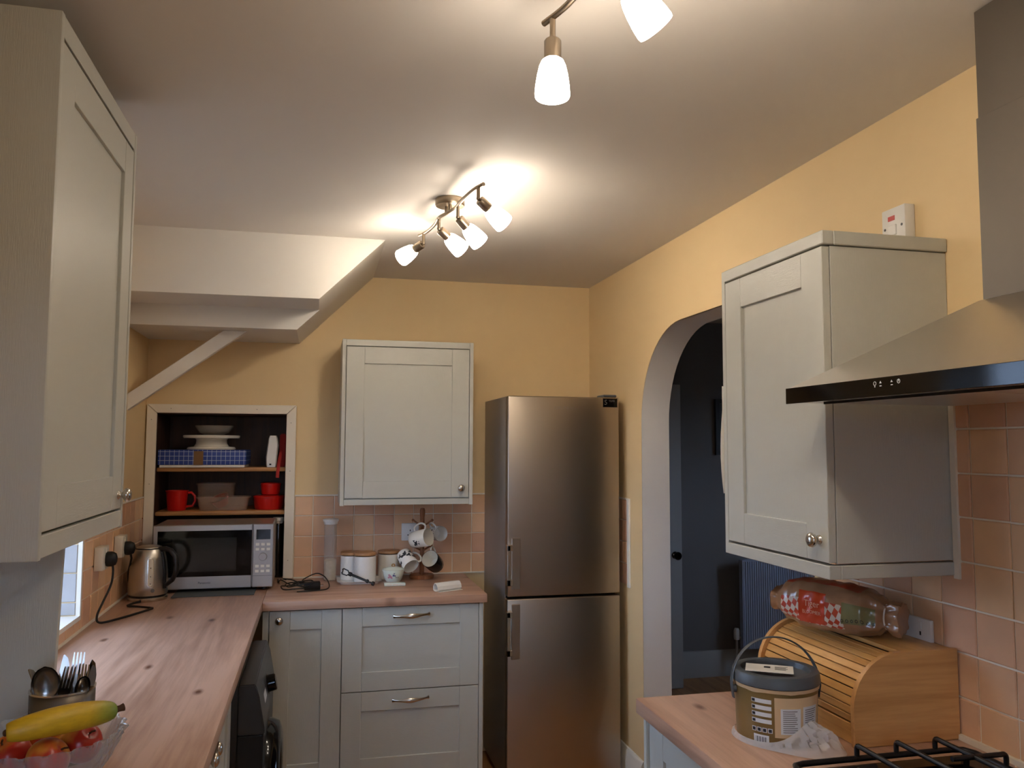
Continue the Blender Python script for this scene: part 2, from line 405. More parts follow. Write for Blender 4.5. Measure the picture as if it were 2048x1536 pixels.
# right wall with the arch
AY0, AY1, AZS, AZT = 2.196, 3.53, 1.68, 2.092
XW = XR+.133
prof = []
for i in range(15):
    a = PI/2*i/14; prof.append((AY1-.43*(1-math.cos(a)), AZS+(AZT-AZS)*math.sin(a)))
prof += [(AY0+.43*(1-math.cos(PI/2*(14-i)/14)), AZS+(AZT-AZS)*math.sin(PI/2*(14-i)/14)) for i in range(15)]
def arch_face(x0, x1):
    mb = MB()
    mb.box(x0, x1, AY1, 5.281 if x0 > XR+.01 else YB+.1, 0, H); mb.box(x0, x1, -1.3, AY0, 0, H)
    for (ya, za), (yb, zb) in zip(prof, prof[1:]):
        if abs(ya-yb) < 1e-6: continue
        mb.poly([(x0, ya, za), (x0, yb, zb), (x0, yb, H), (x0, ya, H), (x1, ya, za), (x1, yb, zb), (x1, yb, H), (x1, ya, H)],
                [(0, 1, 2, 3), (4, 7, 6, 5), (0, 4, 5, 1), (3, 2, 6, 7)])
    return mb
wall_right = struct(obj('wall_right', arch_face(XR, XW-.02), 'wall_paint', smooth=0))
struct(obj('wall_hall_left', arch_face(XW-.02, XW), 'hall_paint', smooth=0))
mb = MB(); full = [(AY1, 0)]+prof+[(AY0, 0)]; t = .004
mb.ring_loft([[(XR-.0005, y, z) for y, z in full], [(XW+.001, y, z) for y, z in full],
              [(XW+.001, y-t if y > 2.9 else y+t, z-t if z > .1 else z) for y, z in full], [(XR-.0005, y-t if y > 2.9 else y+t, z-t if z > .1 else z) for y, z in full]], (False, False), False)
obj('arch_reveal', mb, 'reveal_paint', wall_right, smooth=40)
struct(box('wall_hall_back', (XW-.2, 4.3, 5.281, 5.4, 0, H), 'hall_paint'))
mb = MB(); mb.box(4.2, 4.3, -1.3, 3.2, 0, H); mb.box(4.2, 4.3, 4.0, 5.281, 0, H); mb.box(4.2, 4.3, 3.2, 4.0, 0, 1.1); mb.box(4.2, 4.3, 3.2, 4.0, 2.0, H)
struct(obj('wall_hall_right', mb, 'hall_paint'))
added_win = struct(box('window_added', (4.22, 4.26, 3.2, 4.0, 1.1, 1.15), 'gloss_white'))  # unseen window added to let daylight into the dark hall
for d in ((3.2, 3.25, 1.15, 2.0), (3.95, 4.0, 1.15, 2.0), (3.25, 3.95, 1.95, 2.0)): box('frame_bar', (4.22, 4.26, *d), 'gloss_white', added_win)
box('pane', (4.238, 4.242, 3.25, 3.95, 1.15, 1.95), 'glass_window', added_win)

def tile_mesh(w, h, cache={}):
    k = (round(w, 4), round(h, 4))
    if k not in cache:
        g, d, e = .0021, .0045, .002; a, b = w/2-g, h/2-g
        p = [(-a, -b, 0), (a, -b, 0), (a, b, 0), (-a, b, 0)]+[(-a, -b, d*.6), (a, -b, d*.6), (a, b, d*.6), (-a, b, d*.6)]+[(-a+e, -b+e, d), (a-e, -b+e, d), (a-e, b-e, d), (-a+e, b-e, d)]
        f = [(8, 9, 10, 11)]
        for i in range(4):
            j = (i+1) % 4; f += [(i, j, 4+j, 4+i), (4+i, 4+j, 8+j, 8+i)]
        cache[k] = []
        for nm in ('tile', 'tile_pale'):
            me = bpy.data.meshes.new('tile'); me.from_pydata(p, [], f); me.materials.append(MATS[nm]); cache[k].append(me)
    return cache[k]
def tiles(parent, origin, u, n, us, vs, pale=0, skip=None):
    """grid of wall tiles; us / vs are joint positions along u and z"""
    u, n = Vector(u), Vector(n)
    for i in range(len(us)-1):
        for j in range(len(vs)-1):
            uc, vc = (us[i]+us[i+1])/2, (vs[j]+vs[j+1])/2
            if skip and skip(uc, vc): continue
            me = tile_mesh(abs(us[i+1]-us[i]), vs[j+1]-vs[j])[pale]
            o = bpy.data.objects.new('tile', me); C.objects.link(o)
            M = basis(Vector(origin)+u*uc+Vector((0, 0, vc)), u, (0, 0, 1), n)
            M = M @ Matrix.Rotation(random.uniform(-.004, .004), 4, 'Z') @ Matrix.Translation((random.uniform(-.0004, .0004), random.uniform(-.0004, .0004), random.uniform(-.0008, .0002)))
            o.parent = parent; o.matrix_local = Matrix.Translation(-ORG[parent]) @ M
ZR = [.912, 1.013, 1.115, 1.217, 1.315]
# back splash
box('grout', (CX1+.03, .87, YB-.002, YB+.0, .91, 1.317), 'grout', wall_back)
tiles(wall_back, (0, YB-.002, 0), (1, 0, 0), (0, -1, 0), [-.108, -.019, .085, .183, .285, .386, .486, .588, .689, .790, .87], ZR)
box('tile_edging', (-.108, .87, YB-.009, YB, 1.315, 1.321), 'tile_trim', wall_back)
box('sealant', (-.108, .87, YB-.014, YB-.002, .9095, .916), 'sealant', wall_back)
# left splash and the daylight-facing window reveal

mb = MB(); mb.box(XL, XL+.002, WY1, YB, .91, 1.317); mb.box(XL, XL+.002, 2.17, WY1, .91, WZ0)
obj('grout', mb, 'grout', wall_left)
tiles(wall_left, (XL+.002, 0, 0), (0, 1, 0), (1, 0, 0), [WY1+.012, 3.265, 3.368, 3.470, 3.572, 3.674, 3.776, 3.878, 3.980, 4.082, 4.184, YB-.003], ZR)
tiles(wall_left, (XL+.002, 0, 0), (0, 1, 0), (1, 0, 0), [2.25, 2.35, 2.452, 2.554, 2.656, 2.758, 2.860, 2.962, 3.064, 3.166, 3.228], [.912, WZ0-.010])
box('tile_edging', (XL, XL+.009, WY1+.012, YB, 1.315, 1.321), 'tile_trim', wall_left)
mb = MB(); mb.box(XL-.004, XL+.010, WY1-.004, WY1+.012, WZ0-.012, WZ1+.01); mb.box(XL-.004, XL+.010, WY0, WY1-.004, WZ0-.012, WZ0+.004)
obj('window_edging', mb, 'tile_trim', wall_left)
box('sealant', (XL+.002, XL+.014, 2.18, YB, .9095, .916), 'sealant', wall_left)
tiles(wall_left, (0, WY1, 0), (-1, 0, 0), (0, -1, 0), [-XL+.004, -XL+.104, -XL+.2], [WZ0+.004, 1.013, 1.115, 1.217, 1.319, 1.42, 1.52, 1.62, 1.72, 1.82, 1.92, WZ1], 1)
# right splash
RZ = [.912, 1.003, 1.103, 1.206, 1.310, 1.411, 1.511, 1.613, 1.70]
RY = [.87, .972, 1.072, 1.172, 1.272, 1.372, 1.472, 1.576, 1.678, 1.780, 1.882, 1.984, 2.086, 2.11]
mb = MB(); mb.box(XR-.002, XR, .87, 2.11, .91, 1.312); mb.box(XR-.002, XR, .87, 1.628, 1.312, 1.70)
obj('grout', mb, 'grout', wall_right)
tiles(wall_right, (XR-.002, 0, 0), (0, -1, 0), (-1, 0, 0), [-y for y in reversed(RY)], RZ, skip=lambda a, b: b > 1.31 and -a > 1.60)
tiles(wall_right, (XR-.002, 0, 0), (0, -1, 0), (-1, 0, 0), [-1.624, -1.576], RZ[4:])
box('sealant', (XR-.016, XR-.002, .87, 1.63, .9095, .922), 'sealant', wall_right)
mb = MB(); mb.box(XR-.012, XR, 1.613, 1.630, 1.27, 1.70); obj('sealant_bead', mb, 'sealant', wall_right)
# tiled patch beside the fridge
box('grout', (XR-.002, XR, 3.70, YB, .915, 1.317), 'grout', wall_right)
tiles(wall_right, (XR-.002, 0, 0), (0, -1, 0), (-1, 0, 0), [-4.26, -4.16, -4.06, -3.96, -3.86, -3.76, -3.70], ZR)
mb = MB(); mb.box(XR-.010, XR, 3.672, 3.70, .905, 1.322, bev=.002); mb.box(XR-.010, XR, 3.70, YB, 1.316, 1.322); obj('tile_edging', mb, 'tile_trim', wall_right)
# window
win = box('window_frame_board', (XL-.23, XL-.19, WY0, WY1, WZ0, WZ0+.05), 'gloss_white'); win.name = 'window_1'; struct(win)
for d in ((WY0, WY0+.05, WZ0+.05, WZ1), (WY1-.05, WY1, WZ0+.05, WZ1), (WY0+.05, WY1-.05, WZ1-.05, WZ1), (2.71, 2.76, WZ0+.05, WZ1-.05)):
    box('frame_bar', (XL-.23, XL-.19, *d), 'gloss_white', win)
for a, b in ((WY0+.05, 2.71), (2.76, WY1-.05)):
    box('pane', (XL-.213, XL-.209, a, b, WZ0+.05, WZ1-.05), 'glass_window', win)
box('window_sill', (XL-.19, XL-.004, WY0, WY1-.0, WZ0-.002, WZ0+.003), 'tile_trim', win)
# stair soffit: boxed underside of the staircase
S0 = .262
def sx(z): return S0-(H-z)*1.02
mb = MB(); mb.prism([(XL, H), (S0, H), (sx(2.176), 2.176), (XL, 2.176)], 3.464, YB, 1); struct(obj('trim_1', mb, 'white_paint', smooth=0), 'white boxed stair underside below the ceiling')
mb = MB(); mb.prism([(XL, 2.176), (sx(2.176)+.002, 2.176), (sx(2.083), 2.083), (XL, 2.083)], 3.752, YB, 1); struct(obj('trim_2', mb, 'white_paint', smooth=0), 'lower white step of the stair underside')
p = [(-.325, 2.083), (-.425, 2.083), (XL, 1.790), (XL, 1.718)]
mb = MB(); mb.prism(p, 3.86, 3.90, 1, bev=.002); struct(obj('trim_3', mb, 'white_paint', smooth=0), 'sloping white timber under the stair underside')
# baseboards
mb = MB(); mb.prism([(XR, 0), (XR-.018, 0), (XR-.018, .125), (XR-.013, .135), (XR-.013, .15), (XR-.006, .165), (XR, .168)], AY1, 4.26, 1)
struct(obj('baseboard_right', mb, 'gloss_white'))
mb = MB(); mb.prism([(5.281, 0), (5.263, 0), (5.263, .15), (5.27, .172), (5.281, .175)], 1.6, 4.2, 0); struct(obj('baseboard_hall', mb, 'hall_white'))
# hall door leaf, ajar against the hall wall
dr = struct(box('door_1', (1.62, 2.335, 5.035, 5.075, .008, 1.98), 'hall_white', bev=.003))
mb = MB(); K = basis((2.285, 5.035, .86), (1, 0, 0), (0, 0, 1), (0, -1, 0))
mb.lathe([(.0, .06), (.018, .058), (.026, .048), (.026, .038), (.014, .026), (.010, .012), (.022, .006), (.024, 0)], 20, K); obj('door_knob', mb, 'jar_dark', dr)

# ------------------------------------------------------------------ cabinet doors
def shaker(parent, o, u, n, w, h, sw=.084, rh=.08, th=.02, name='door', mats=('cab', 'cab_h')):
    M = basis(o, u, (0, 0, 1), n); f = lambda q: M @ q
    d = obj(name, MB().box(sw-.006, w-sw+.006, rh-.006, h-rh+.006, .002, th-.008, M=f), mats[0], parent)
    for a in (0, w-sw): obj('stile', MB().box(a, a+sw, 0, h, 0, th, bev=.0012, M=f), mats[0], d)
    for a in (0, h-rh): obj('rail', MB().box(sw+.0004, w-sw-.0004, a, a+rh, 0, th-.0004, bev=.0010, M=f), mats[1], d)
    return d, M
def knob(door, M, uu, vv, th=.02):
    K = M @ Matrix.Translation((uu, vv, th))
    obj('knob', MB().lathe([(.0, .030), (.008, .0295), (.0145, .026), (.017, .021), (.0155, .016), (.009, .0115), (.0065, .008), (.0075, .004), (.011, .002), (.0115, 0)], 20, K), 'nickel', door, smooth=60)
def bow_handle(door, M, uc, vc, th=.02, half=.078):
    pts, rr = [], []
    for i in range(17):
        t = -1+2*i/16; pts.append(M @ Vector((uc+half*t, vc+.003*t, th+.005+.024*(1-t*t)**.8)))
        rr.append(.0050+.0062*math.exp(-(t/.40)**2)+(.004 if abs(t) > .93 else 0))
    obj('handle', MB().tube(pts, rr, 10, flat=(1, .55), upv=(0, 0, 1)), 'nickel', door, smooth=60)

# back wall cabinet
X0, X1, YF, Z0, Z1 = .1022, .7322, 3.933, 1.286, 2.0726
t = thing('wall_cabinet', 'grey shaker wall cabinet on the yellow back wall between cupboard recess and fridge', 'cabinet', ((X0+X1)/2, YB-.17, Z0), group=None)
box('carcass', (X0+.018, X1-.018, YF+.022, YB-.001, Z0+.028, Z1-.03), 'cab', t)
for a in (X0, X1-.018): box('end_panel', (a, a+.018, YF, YB-.001, Z0, Z1), 'cab', t, bev=.0012)
box('top_rail', (X0+.0185, X1-.0185, YF+.001, YF+.03, Z1-.031, Z1-.001), 'cab_h', t, bev=.001)
box('light_rail', (X0+.0185, X1-.0185, YF+.001, YF+.03, Z0+.003, Z0+.030), 'cab_h', t, bev=.001)
d, M = shaker(t, (X0+.0205, YF+.022, Z0+.035), (1, 0, 0), (0, -1, 0), X1-X0-.041, Z1-Z0-.070)
knob(d, M, X1-X0-.041-.038, .045)
# right wall cabinet
RX, Y0, Y1, Z0, Z1 = 1.1086, 1.632, 2.109, 1.277, 2.0645
t = thing('wall_cabinet', 'grey shaker wall cabinet on the right wall beside the steel cooker hood', 'cabinet', (1.28, (Y0+Y1)/2, Z0))
box('carcass', (RX+.022, XR-.001, Y0+.0005, Y1-.018, Z0+.034, Z1-.034), 'cab', t, bev=.0008)
box('end_panel', (RX, XR-.001, Y1-.018, Y1, Z0, Z1), 'cab', t, bev=.0012)
mb = MB(); mb.box(RX-.002, RX+.028, Y0-.006, Y1-.0185, Z1-.032, Z1, bev=.002); mb.box(RX+.0285, XR-.001, Y0-.006, Y0+.022, Z1-.032, Z1, bev=.002); mb.box(RX+.0285, XR-.001, Y0+.022, Y1-.0185, Z1-.030, Z1-.004); obj('cornice', mb, 'cab_h', t)
mb = MB(); mb.box(RX-.002, RX+.028, Y0-.004, Y1-.0185, Z0, Z0+.030, bev=.0015); mb.box(RX+.0285, XR-.001, Y0-.004, Y0+.022, Z0, Z0+.030, bev=.0015); obj('light_rail', mb, 'cab_h', t)
d, M = shaker(t, (RX+.020, Y1-.0205, Z0+.036), (0, -1, 0), (-1, 0, 0), Y1-Y0-.021, Z1-Z0-.072)
knob(d, M, Y1-Y0-.021-.034, .048)
mb = MB(); n = 10
rings = [[(1.106+.24*i/3, 2.111+.014*math.sin(PI*min(1, k/7))*(1 if i < 2 else .3), 1.44+.30*k/9) for i in range(4)] for k in range(n)]
mb.ring_loft(rings, (False, False), False); o = obj('calendar', mb, 'paper', smooth=60)
md = o.modifiers.new('thick', 'SOLIDIFY'); md.thickness = .001; tag(o, 'white paper sheet curling off the far side of the right wall cabinet', 'paper')
# left wall cabinet
LX, Y0, Y1, Z0, Z1 = -.4718, 1.5965, 2.2325, 1.366, 2.3634
t = thing('wall_cabinet', 'tall grey shaker wall cabinet at the left edge, above the fruit bowl', 'cabinet', (-.64, (Y0+Y1)/2, Z0))
box('carcass', (XL+.001, LX-.022, Y0+.018, Y1-.018, Z0+.034, Z1-.034), 'cab', t)
for a in (Y0, Y1-.018): box('end_panel', (XL+.001, LX, a, a+.018, Z0, Z1), 'cab', t, bev=.002, seg=2)
box('top_rail', (LX-.03, LX-.001, Y0+.0185, Y1-.0185, Z1-.042, Z1-.001), 'cab_h', t, bev=.001)
box('light_rail', (LX-.03, LX-.001, Y0+.0185, Y1-.0185, Z0+.003, Z0+.042), 'cab_h', t, bev=.001)
d, M = shaker(t, (LX-.022, Y0+.0205, Z0+.048), (0, 1, 0), (1, 0, 0), Y1-Y0-.041, Z1-Z0-.096)
knob(d, M, Y1-Y0-.041-.026, .033)
mb = MB(); mb.prism([(XL+.001, .9105), (-.558, .9105), (-.546, 1.3655), (XL+.001, 1.3655)], 2.02, 2.038, 1); tag(obj('support_panel', mb, 'cab'), 'upright grey panel between worktop and left wall cabinet, behind the cutlery pot', 'panel')

# ------------------------------------------------------------------ base units
WI, WYF, WX1 = -.2149, 3.6467, .7491
t = thing('worktop', 'long L-shaped pinkish oak worktop under microwave and kettle', 'worktop', (-.5, 3.0, .872))
mb = MB(); mb.box(XL+.001, WI, -.2, YB-.001, .872, .91, bev=.003, seg=2); obj('worktop_slab', mb, 'oak_y', t)
mb = MB(); mb.box(WI+.0003, WX1, WYF, YB-.001, .872, .91, bev=.003, seg=2); obj('worktop_slab', mb, 'oak_x', t)
mb = MB(); mb.box(.8267, XR-.001, -.2, 2.0789, .872, .91, bev=.003, seg=2)
tag(obj('worktop', mb, 'oak_y'), 'short oak worktop on the right carrying bread bin and paint bucket', 'worktop')
# corner unit
t = thing('base_cabinet', 'grey corner base cabinet with one narrow door beside the washing machine', 'cabinet', (-.04, 3.96, 0))
box('carcass', (-.213, .1150, 3.69, YB-.002, .10, .868), 'cab', t); box('filler', (-.213, -.189, 3.667, 3.69, .10, .866), 'cab', t)
d, M = shaker(t, (-.1855, 3.687, .15), (1, 0, 0), (0, -1, 0), .2995, .716); knob(d, M, .040, .678)
box('plinth', (-.213, .1150, 3.72, 3.735, 0, .0995), 'cab_h', t)
# drawers
t = thing('drawer_unit', 'grey shaker drawer unit with two bow-handled drawers beside the fridge', 'drawers', (.42, 3.96, 0))
box('carcass', (.1165, .7160, 3.69, YB-.002, .10, .868), 'cab', t); box('end_panel', (.7165, .7350, 3.665, YB-.002, .0, .868), 'cab', t, bev=.001)
for za, zb in ((.512, .866), (.15, .508)):
    d, M = shaker(t, (.1172, 3.687, za), (1, 0, 0), (0, -1, 0), .597, zb-za, name='drawer', rh=.08, mats=('cab_h', 'cab_h')); bow_handle(d, M, .297, (zb-za)-.038)
box('plinth', (.1165, .7160, 3.72, 3.735, 0, .0995), 'cab_h', t)
# left run unit with two doors
t = thing('base_cabinet', 'grey base cabinet with paired door knobs under the left worktop', 'cabinet', (-.53, 2.1, 0))
box('carcass', (XL+.002, -.262, 1.56, 2.675, .10, .868), 'cab', t)
for y, k in ((1.57, .548-.034), (2.1225, .034)):
    d, M = shaker(t, (-.260, y, .15), (0, 1, 0), (1, 0, 0), .548, .716); knob(d, M, k, .685)
box('plinth', (-.31, -.297, 1.56, 2.675, 0, .0995), 'cab_h', t)
# right run unit
t = thing('base_cabinet', 'pale grey base cabinet under the short right worktop', 'cabinet', (1.14, 1.7, 0))
box('carcass', (.876, XR-.002, .9, 2.055, .10, .868), 'cab', t); box('end_panel', (.846, XR-.003, 2.0555, 2.072, 0, .868), 'cab', t, bev=.001)
d, M = shaker(t, (.874, 2.053, .15), (0, -1, 0), (-1, 0, 0), .55, .716); knob(d, M, .51, .67)
d, M = shaker(t, (.874, 1.50, .15), (0, -1, 0), (-1, 0, 0), .59, .716)
box('plinth', (.93, .945, .9, 2.055, 0, .0995), 'cab_h', t)

# ------------------------------------------------------------------ fridge freezer
FX0, FX1, FY, FZ = .8536, 1.3989, 3.703, 1.806
t = thing('fridge_freezer', 'tall brushed steel fridge freezer in the corner by the archway', 'fridge', ((FX0+FX1)/2, 4.0, 0))
box('body', (FX0+.002, FX1-.002, FY+.062, YB-.02, .03, FZ-.004), 'fridge_side', t, bev=.004, seg=2)
for i, (za, zb) in enumerate(((.881, FZ-.004), (.07, .870))):
    d = box('door', (FX0, FX1, FY, FY+.055, za, zb), 'fridge_steel', t, bev=.006, seg=3)
    hz0, hz1 = ((.915, 1.147), (.602, .848))[i]
    mb = MB(); mb.box(FX0+.018, FX0+.058, FY-.010, FY+.001, hz0, hz1, bev=.002); obj('handle_plate', mb, 'fridge_steel', d)
    mb = MB(); mb.box(FX0-.008, FX0+.008, FY-.034, FY-.022, hz0+.02, hz1-.03, bev=.002)
    for z in (hz0+.02, hz1-.055): mb.box(FX0-.008, FX0+.018, FY-.034, FY+.002, z, z+.028, bev=.002)
    obj('handle', mb, 'nickel', d)
    if i == 0:
        obj('brand_lettering', text_bm('GRUNDIG', .022, basis((1.131, FY-.0005, 1.748), (1, 0, 0), (0, 0, 1), (0, -1, 0)), sx=1.1), 'mw_silver', d)
        st = box('sticker', (1.318, 1.390, FY-.0008, FY+.001, 1.755, 1.797), 'black_gloss', t)
        obj('sticker_lettering', text_bm('5', .034, basis((1.332, FY-.0012, 1.777), (1, 0, 0), (0, 0, 1), (0, -1, 0))), 'print_dim', st)
        obj('sticker_lettering', text_bm('YEAR', .013, basis((1.362, FY-.0012, 1.785), (1, 0, 0), (0, 0, 1), (0, -1, 0))), 'print_dim', st)
box('gasket', (FX0+.006, FX1-.006, FY+.055, FY+.062, .07, FZ-.01), 'black_plastic', t)
box('hinge_cover', (1.325, 1.392, FY+.012, FY+.11, FZ-.0035, FZ+.010), 'grey_plastic', t, bev=.004)
for x in (FX0+.05, FX1-.05): obj('foot', MB().cyl((x, FY+.10, 0), (x, FY+.10, .032), .02), 'black_plastic', t)
for x in (FX0+.05, FX1-.05): obj('foot', MB().cyl((x, YB-.08, 0), (x, YB-.08, .032), .02), 'black_plastic', t)

# ------------------------------------------------------------------ washing machine
A, B = 2.690, 3.285
t = thing('washing_machine', 'dark grey front-loading washing machine under the left worktop', 'washing machine', (-.48, (A+B)/2, 0))
box('body', (XL+.03, -.222, A, B, .02, .835), 'wm_dark', t, bev=.004, seg=2)
mb = MB(); mb.prism([(-.2215, .836), (-.172, .836), (-.160, .80), (-.142, .70), (-.142, .685), (-.2215, .685)], A, B, 1, bev=.003, seg=2); fas = obj('control_panel', mb, 'wm_grey', t)
mb = MB(); mb.prism([(-.2215, .683), (-.146, .683), (-.150, .06), (-.2215, .06)], A, B, 1, bev=.003, seg=2); obj('front_panel', mb, 'wm_dark', t)
nx = Vector((.97, 0, .2)).normalized(); K = align((-.153, 2.99, .755), nx, (0, 0, 1))
obj('dial', MB().lathe([(.0, .030), (.024, .030), (.027, .027), (.028, .003), (.033, .002), (.033, -.004)], 32, K, mod=lambda a, z: 1+.02*math.cos(16*a)), 'black_gloss', t, smooth=40)
K2 = align((-.153, 2.86, .755), nx, (0, 0, 1)); obj('display', MB().box(-.04, .04, -.014, .014, -.002, .0015, M=lambda q: K2 @ q), 'label_white', t)
K = align((-.147, 2.988, .41), (1, 0, 0), (0, 0, 1))
obj('door', MB().lathe([(.125, .010), (.150, .040), (.185, .046), (.212, .036), (.222, .012), (.224, 0)], 48, K), 'black_gloss', t, smooth=50)
obj('door_glass', MB().lathe([(.0, -.004), (.08, 0), (.126, .012)], 40, K), 'mw_window', t, smooth=50)
mb = MB()
for x in (-.75, -.26):
    for y in (A+.06, B-.06): mb.cyl((x, y, 0), (x, y, .022), .02)
obj('feet', mb, 'black_plastic', t)

# ------------------------------------------------------------------ recessed cupboard
t = thing('recessed_cupboard', 'open recessed cupboard with white frame and dark brown inside, above the microwave', 'cupboard', (-.46, YB+.18, .91))
D = YB+.37
box('back_panel', (CX0+.0, CX1-.0, D, D+.015, .911, CZ1-.0), 'dark_wood', t)
for a in (CX0, CX1-.018): box('side_panel', (a, a+.018, YB+.001, D, .911, CZ1-.019), 'dark_wood', t)
box('top_panel', (CX0, CX1, YB+.001, D, CZ1-.018, CZ1), 'dark_wood', t)
box('floor_board', (CX0+.001, CX1-.001, YB+.0005, D, .873, .9098), 'oak_x', t)
SZ = (1.437, 1.223)
for z in SZ: box('shelf', (CX0+.0185, CX1-.0185, YB+.018, D-.001, z, z+.021), 'shelf_wood', t, bev=.006, seg=2)
fr = ((-.809, -.764), (-.157, -.110))
mb = MB(); mb.prism([(fr[0][0], .911), (fr[0][1], .911), (fr[0][1], 1.722), (fr[0][0], 1.764)], YB-.018, YB-.0005, 1, bev=.002); obj('frame_board', mb, 'frame_wood', t)
mb = MB(); mb.prism([(fr[1][0], .911), (fr[1][1], .911), (fr[1][1], 1.767), (fr[1][0], 1.722)], YB-.018, YB-.0005, 1, bev=.002); obj('frame_board', mb, 'frame_wood', t)
mb = MB(); mb.prism([(fr[0][0]+.001, 1.766), (fr[0][1]+.001, 1.7235), (fr[1][0]-.001, 1.7235), (fr[1][1]-.001, 1.768)], YB-.018, YB-.0005, 1, bev=.002); obj('frame_board', mb, 'frame_wood', t)
box('edge_strip', (XL+.0015, XL+.0065, YB-.016, YB-.004, .911, 1.322), 'rust_wood', t)
for x, z in ((-.787, 1.69), (-.787, 1.38), (-.135, 1.68), (-.135, 1.44), (-.135, 1.0), (-.7, 1.745), (-.3, 1.745)):
    K = basis((x, YB-.018, z), (1, 0, 0), (0, 0, 1), (0, -1, 0)); obj('nail_head', MB().lathe([(0, .0006), (.002, .0004), (.002, -.001)], 10, K), 'print_dim', t)

# --- cupboard contents
zt, zm = SZ[0]+.0212, SZ[1]+.0212
t = thing('cardboard_box', 'flat blue and white checked box on the top cupboard shelf', 'box', (-.552, 4.43, zt))
box('lid', (-.757, -.347, YB+.004, 4.56, zt+.012, zt+.086), 'blue_check', t, bev=.004, seg=2); box('tray', (-.749, -.355, YB+.010, 4.553, zt, zt+.0118), 'paper', t)
box('tape', (-.592, -.548, YB+.0026, YB+.0045, zt+.012, zt+.080), 'cardboard_brown', t)
cz = zt+.0865
mb = MB(); mb.lathe([(.0, 0), (.115, 0), (.118, .006), (.112, .013), (.085, .016), (.076, .030), (.074, .050), (.08, .056), (.134, .058), (.137, .064), (.137, .071), (.13, .073), (0, .072)], 48, c=(-.528, 4.42, cz))
tag(obj('cake_stand', mb, 'ceramic', smooth=40), 'white round cake stand on the blue checked box', 'cake stand')
mb = MB(); mb.lathe([(0, 0), (.05, 0), (.052, .006), (.07, .012), (.092, .040), (.094, .048), (.090, .048), (.067, .016), (0, .010)], 40, c=(-.517, 4.42, cz+.0735), mod=lambda a, z: 1+.012*math.cos(24*a))
tag(obj('glass_bowl', mb, 'jar_clear', smooth=40), 'shallow clear glass bowl standing on the white cake stand', 'bowl')
mb = MB(); mb.ring_loft([[(x+(.006 if z > .1 else 0)*1, y, zt+z) for x, y in ((-.228-w, 4.30), (-.228-w*.8, 4.29), (-.228+w*.8, 4.29), (-.228+w, 4.30), (-.228+w, 4.335), (-.228-w, 4.335))] for z, w in ((0, .022), (.012, .025), (.05, .027), (.11, .026), (.145, .021), (.158, .016))])
t = tag(obj('handheld_mixer', mb, 'white_plastic', smooth=60), 'slim white handheld appliance standing at the right of the top shelf', 'appliance')
box('socket_hole', (-.237, -.227, 4.2885, 4.2915, zt+.010, zt+.018), 'black_plastic', t)
mb = MB(); mb.prism([(4.34, zt), (4.40, zt), (4.40, zt+.16), (4.365, zt+.17), (4.345, zt+.12)], -.192, -.160, 0, bev=.006, seg=2)
t = thing('red_pouch', 'dark red case with a dangling strap in the right corner of the top shelf', 'case', (-.176, 4.37, zt))
obj('case', mb, 'red_fabric', t)
mb = MB(); mb.tube([(-.180, 4.36, zt+.10), (-.186, 4.30, zt+.05), (-.192, 4.283, zt+.005), (-.195, 4.281, zt-.03), (-.196, 4.281, zt-.052)], .008, 8, flat=(.25, 1), upv=(0, -1, 0)); obj('strap', mb, 'red_fabric', t)
# middle shelf
t = thing('measuring_jug', 'bright red plastic jug at the left of the middle cupboard shelf', 'jug', (-.677, 4.37, zm))
obj('body', MB().lathe([(0, 0), (.040, 0), (.043, .004), (.052, .092), (.055, .098), (.050, .098), (.041, .006), (0, .005)], 32, c=(-.677, 4.37, zm)), 'red_plastic', t, smooth=40)
obj('handle', MB().tube([(-.632, 4.37, zm+.085), (-.610, 4.37, zm+.088), (-.594, 4.37, zm+.07), (-.592, 4.37, zm+.045), (-.604, 4.37, zm+.022), (-.634, 4.37, zm+.018)], .006, 10), 'red_plastic', t, smooth=60)
def tub(name, c, w, d, h, lab, mat='tub_plastic'):
    rings = []
    def rr(w, d, z):
        pts = []
        for k in range(24):
            a = 2*PI*k/24; ca, sa = math.cos(a), math.sin(a); e = .35
            pts.append((c[0]+w*math.copysign(abs(ca)**e, ca), c[1]+d*math.copysign(abs(sa)**e, sa), c[2]+z))
        return pts
    mb = MB(); mb.ring_loft([rr(w*.86, d*.8, 0), rr(w*.9, d*.88, h*.5), rr(w*.94, d*.94, h*.92), rr(w, d, h*.93), rr(w, d, h), rr(w*.93, d*.92, h), rr(w*.88, d*.85, h*.4), rr(w*.83, d*.77, .002)])
    return tag(obj(name, mb, mat, smooth=50), lab, 'tub')
tub('plastic_tub', (-.456, 4.372, zm), .131, .066, .066, 'wide clear plastic tub at the front of the middle shelf')
tub('plastic_tub', (-.509, 4.520, zm), .098, .068, .128, 'taller clear plastic tub behind the wide one on the middle shelf')
t = thing('red_bowl', 'red plastic bowl with clear lid lying tilted in the wide tub', 'bowl', (-.462, 4.372, zm+.022), (math.radians(18), math.radians(-22), 0), local=True)
obj('bowl', MB().lathe([(0, 0), (.028, 0), (.033, .006), (.045, .042), (.047, .045), (.043, .045), (.031, .008), (0, .004)], 32), 'red_plastic', t, smooth=40)
obj('lid', MB().lathe([(0, .052), (.040, .052), (.050, .050), (.050, .044), (.048, .044), (.047, .049), (0, .050)], 32), 'tub_plastic', t, smooth=40)
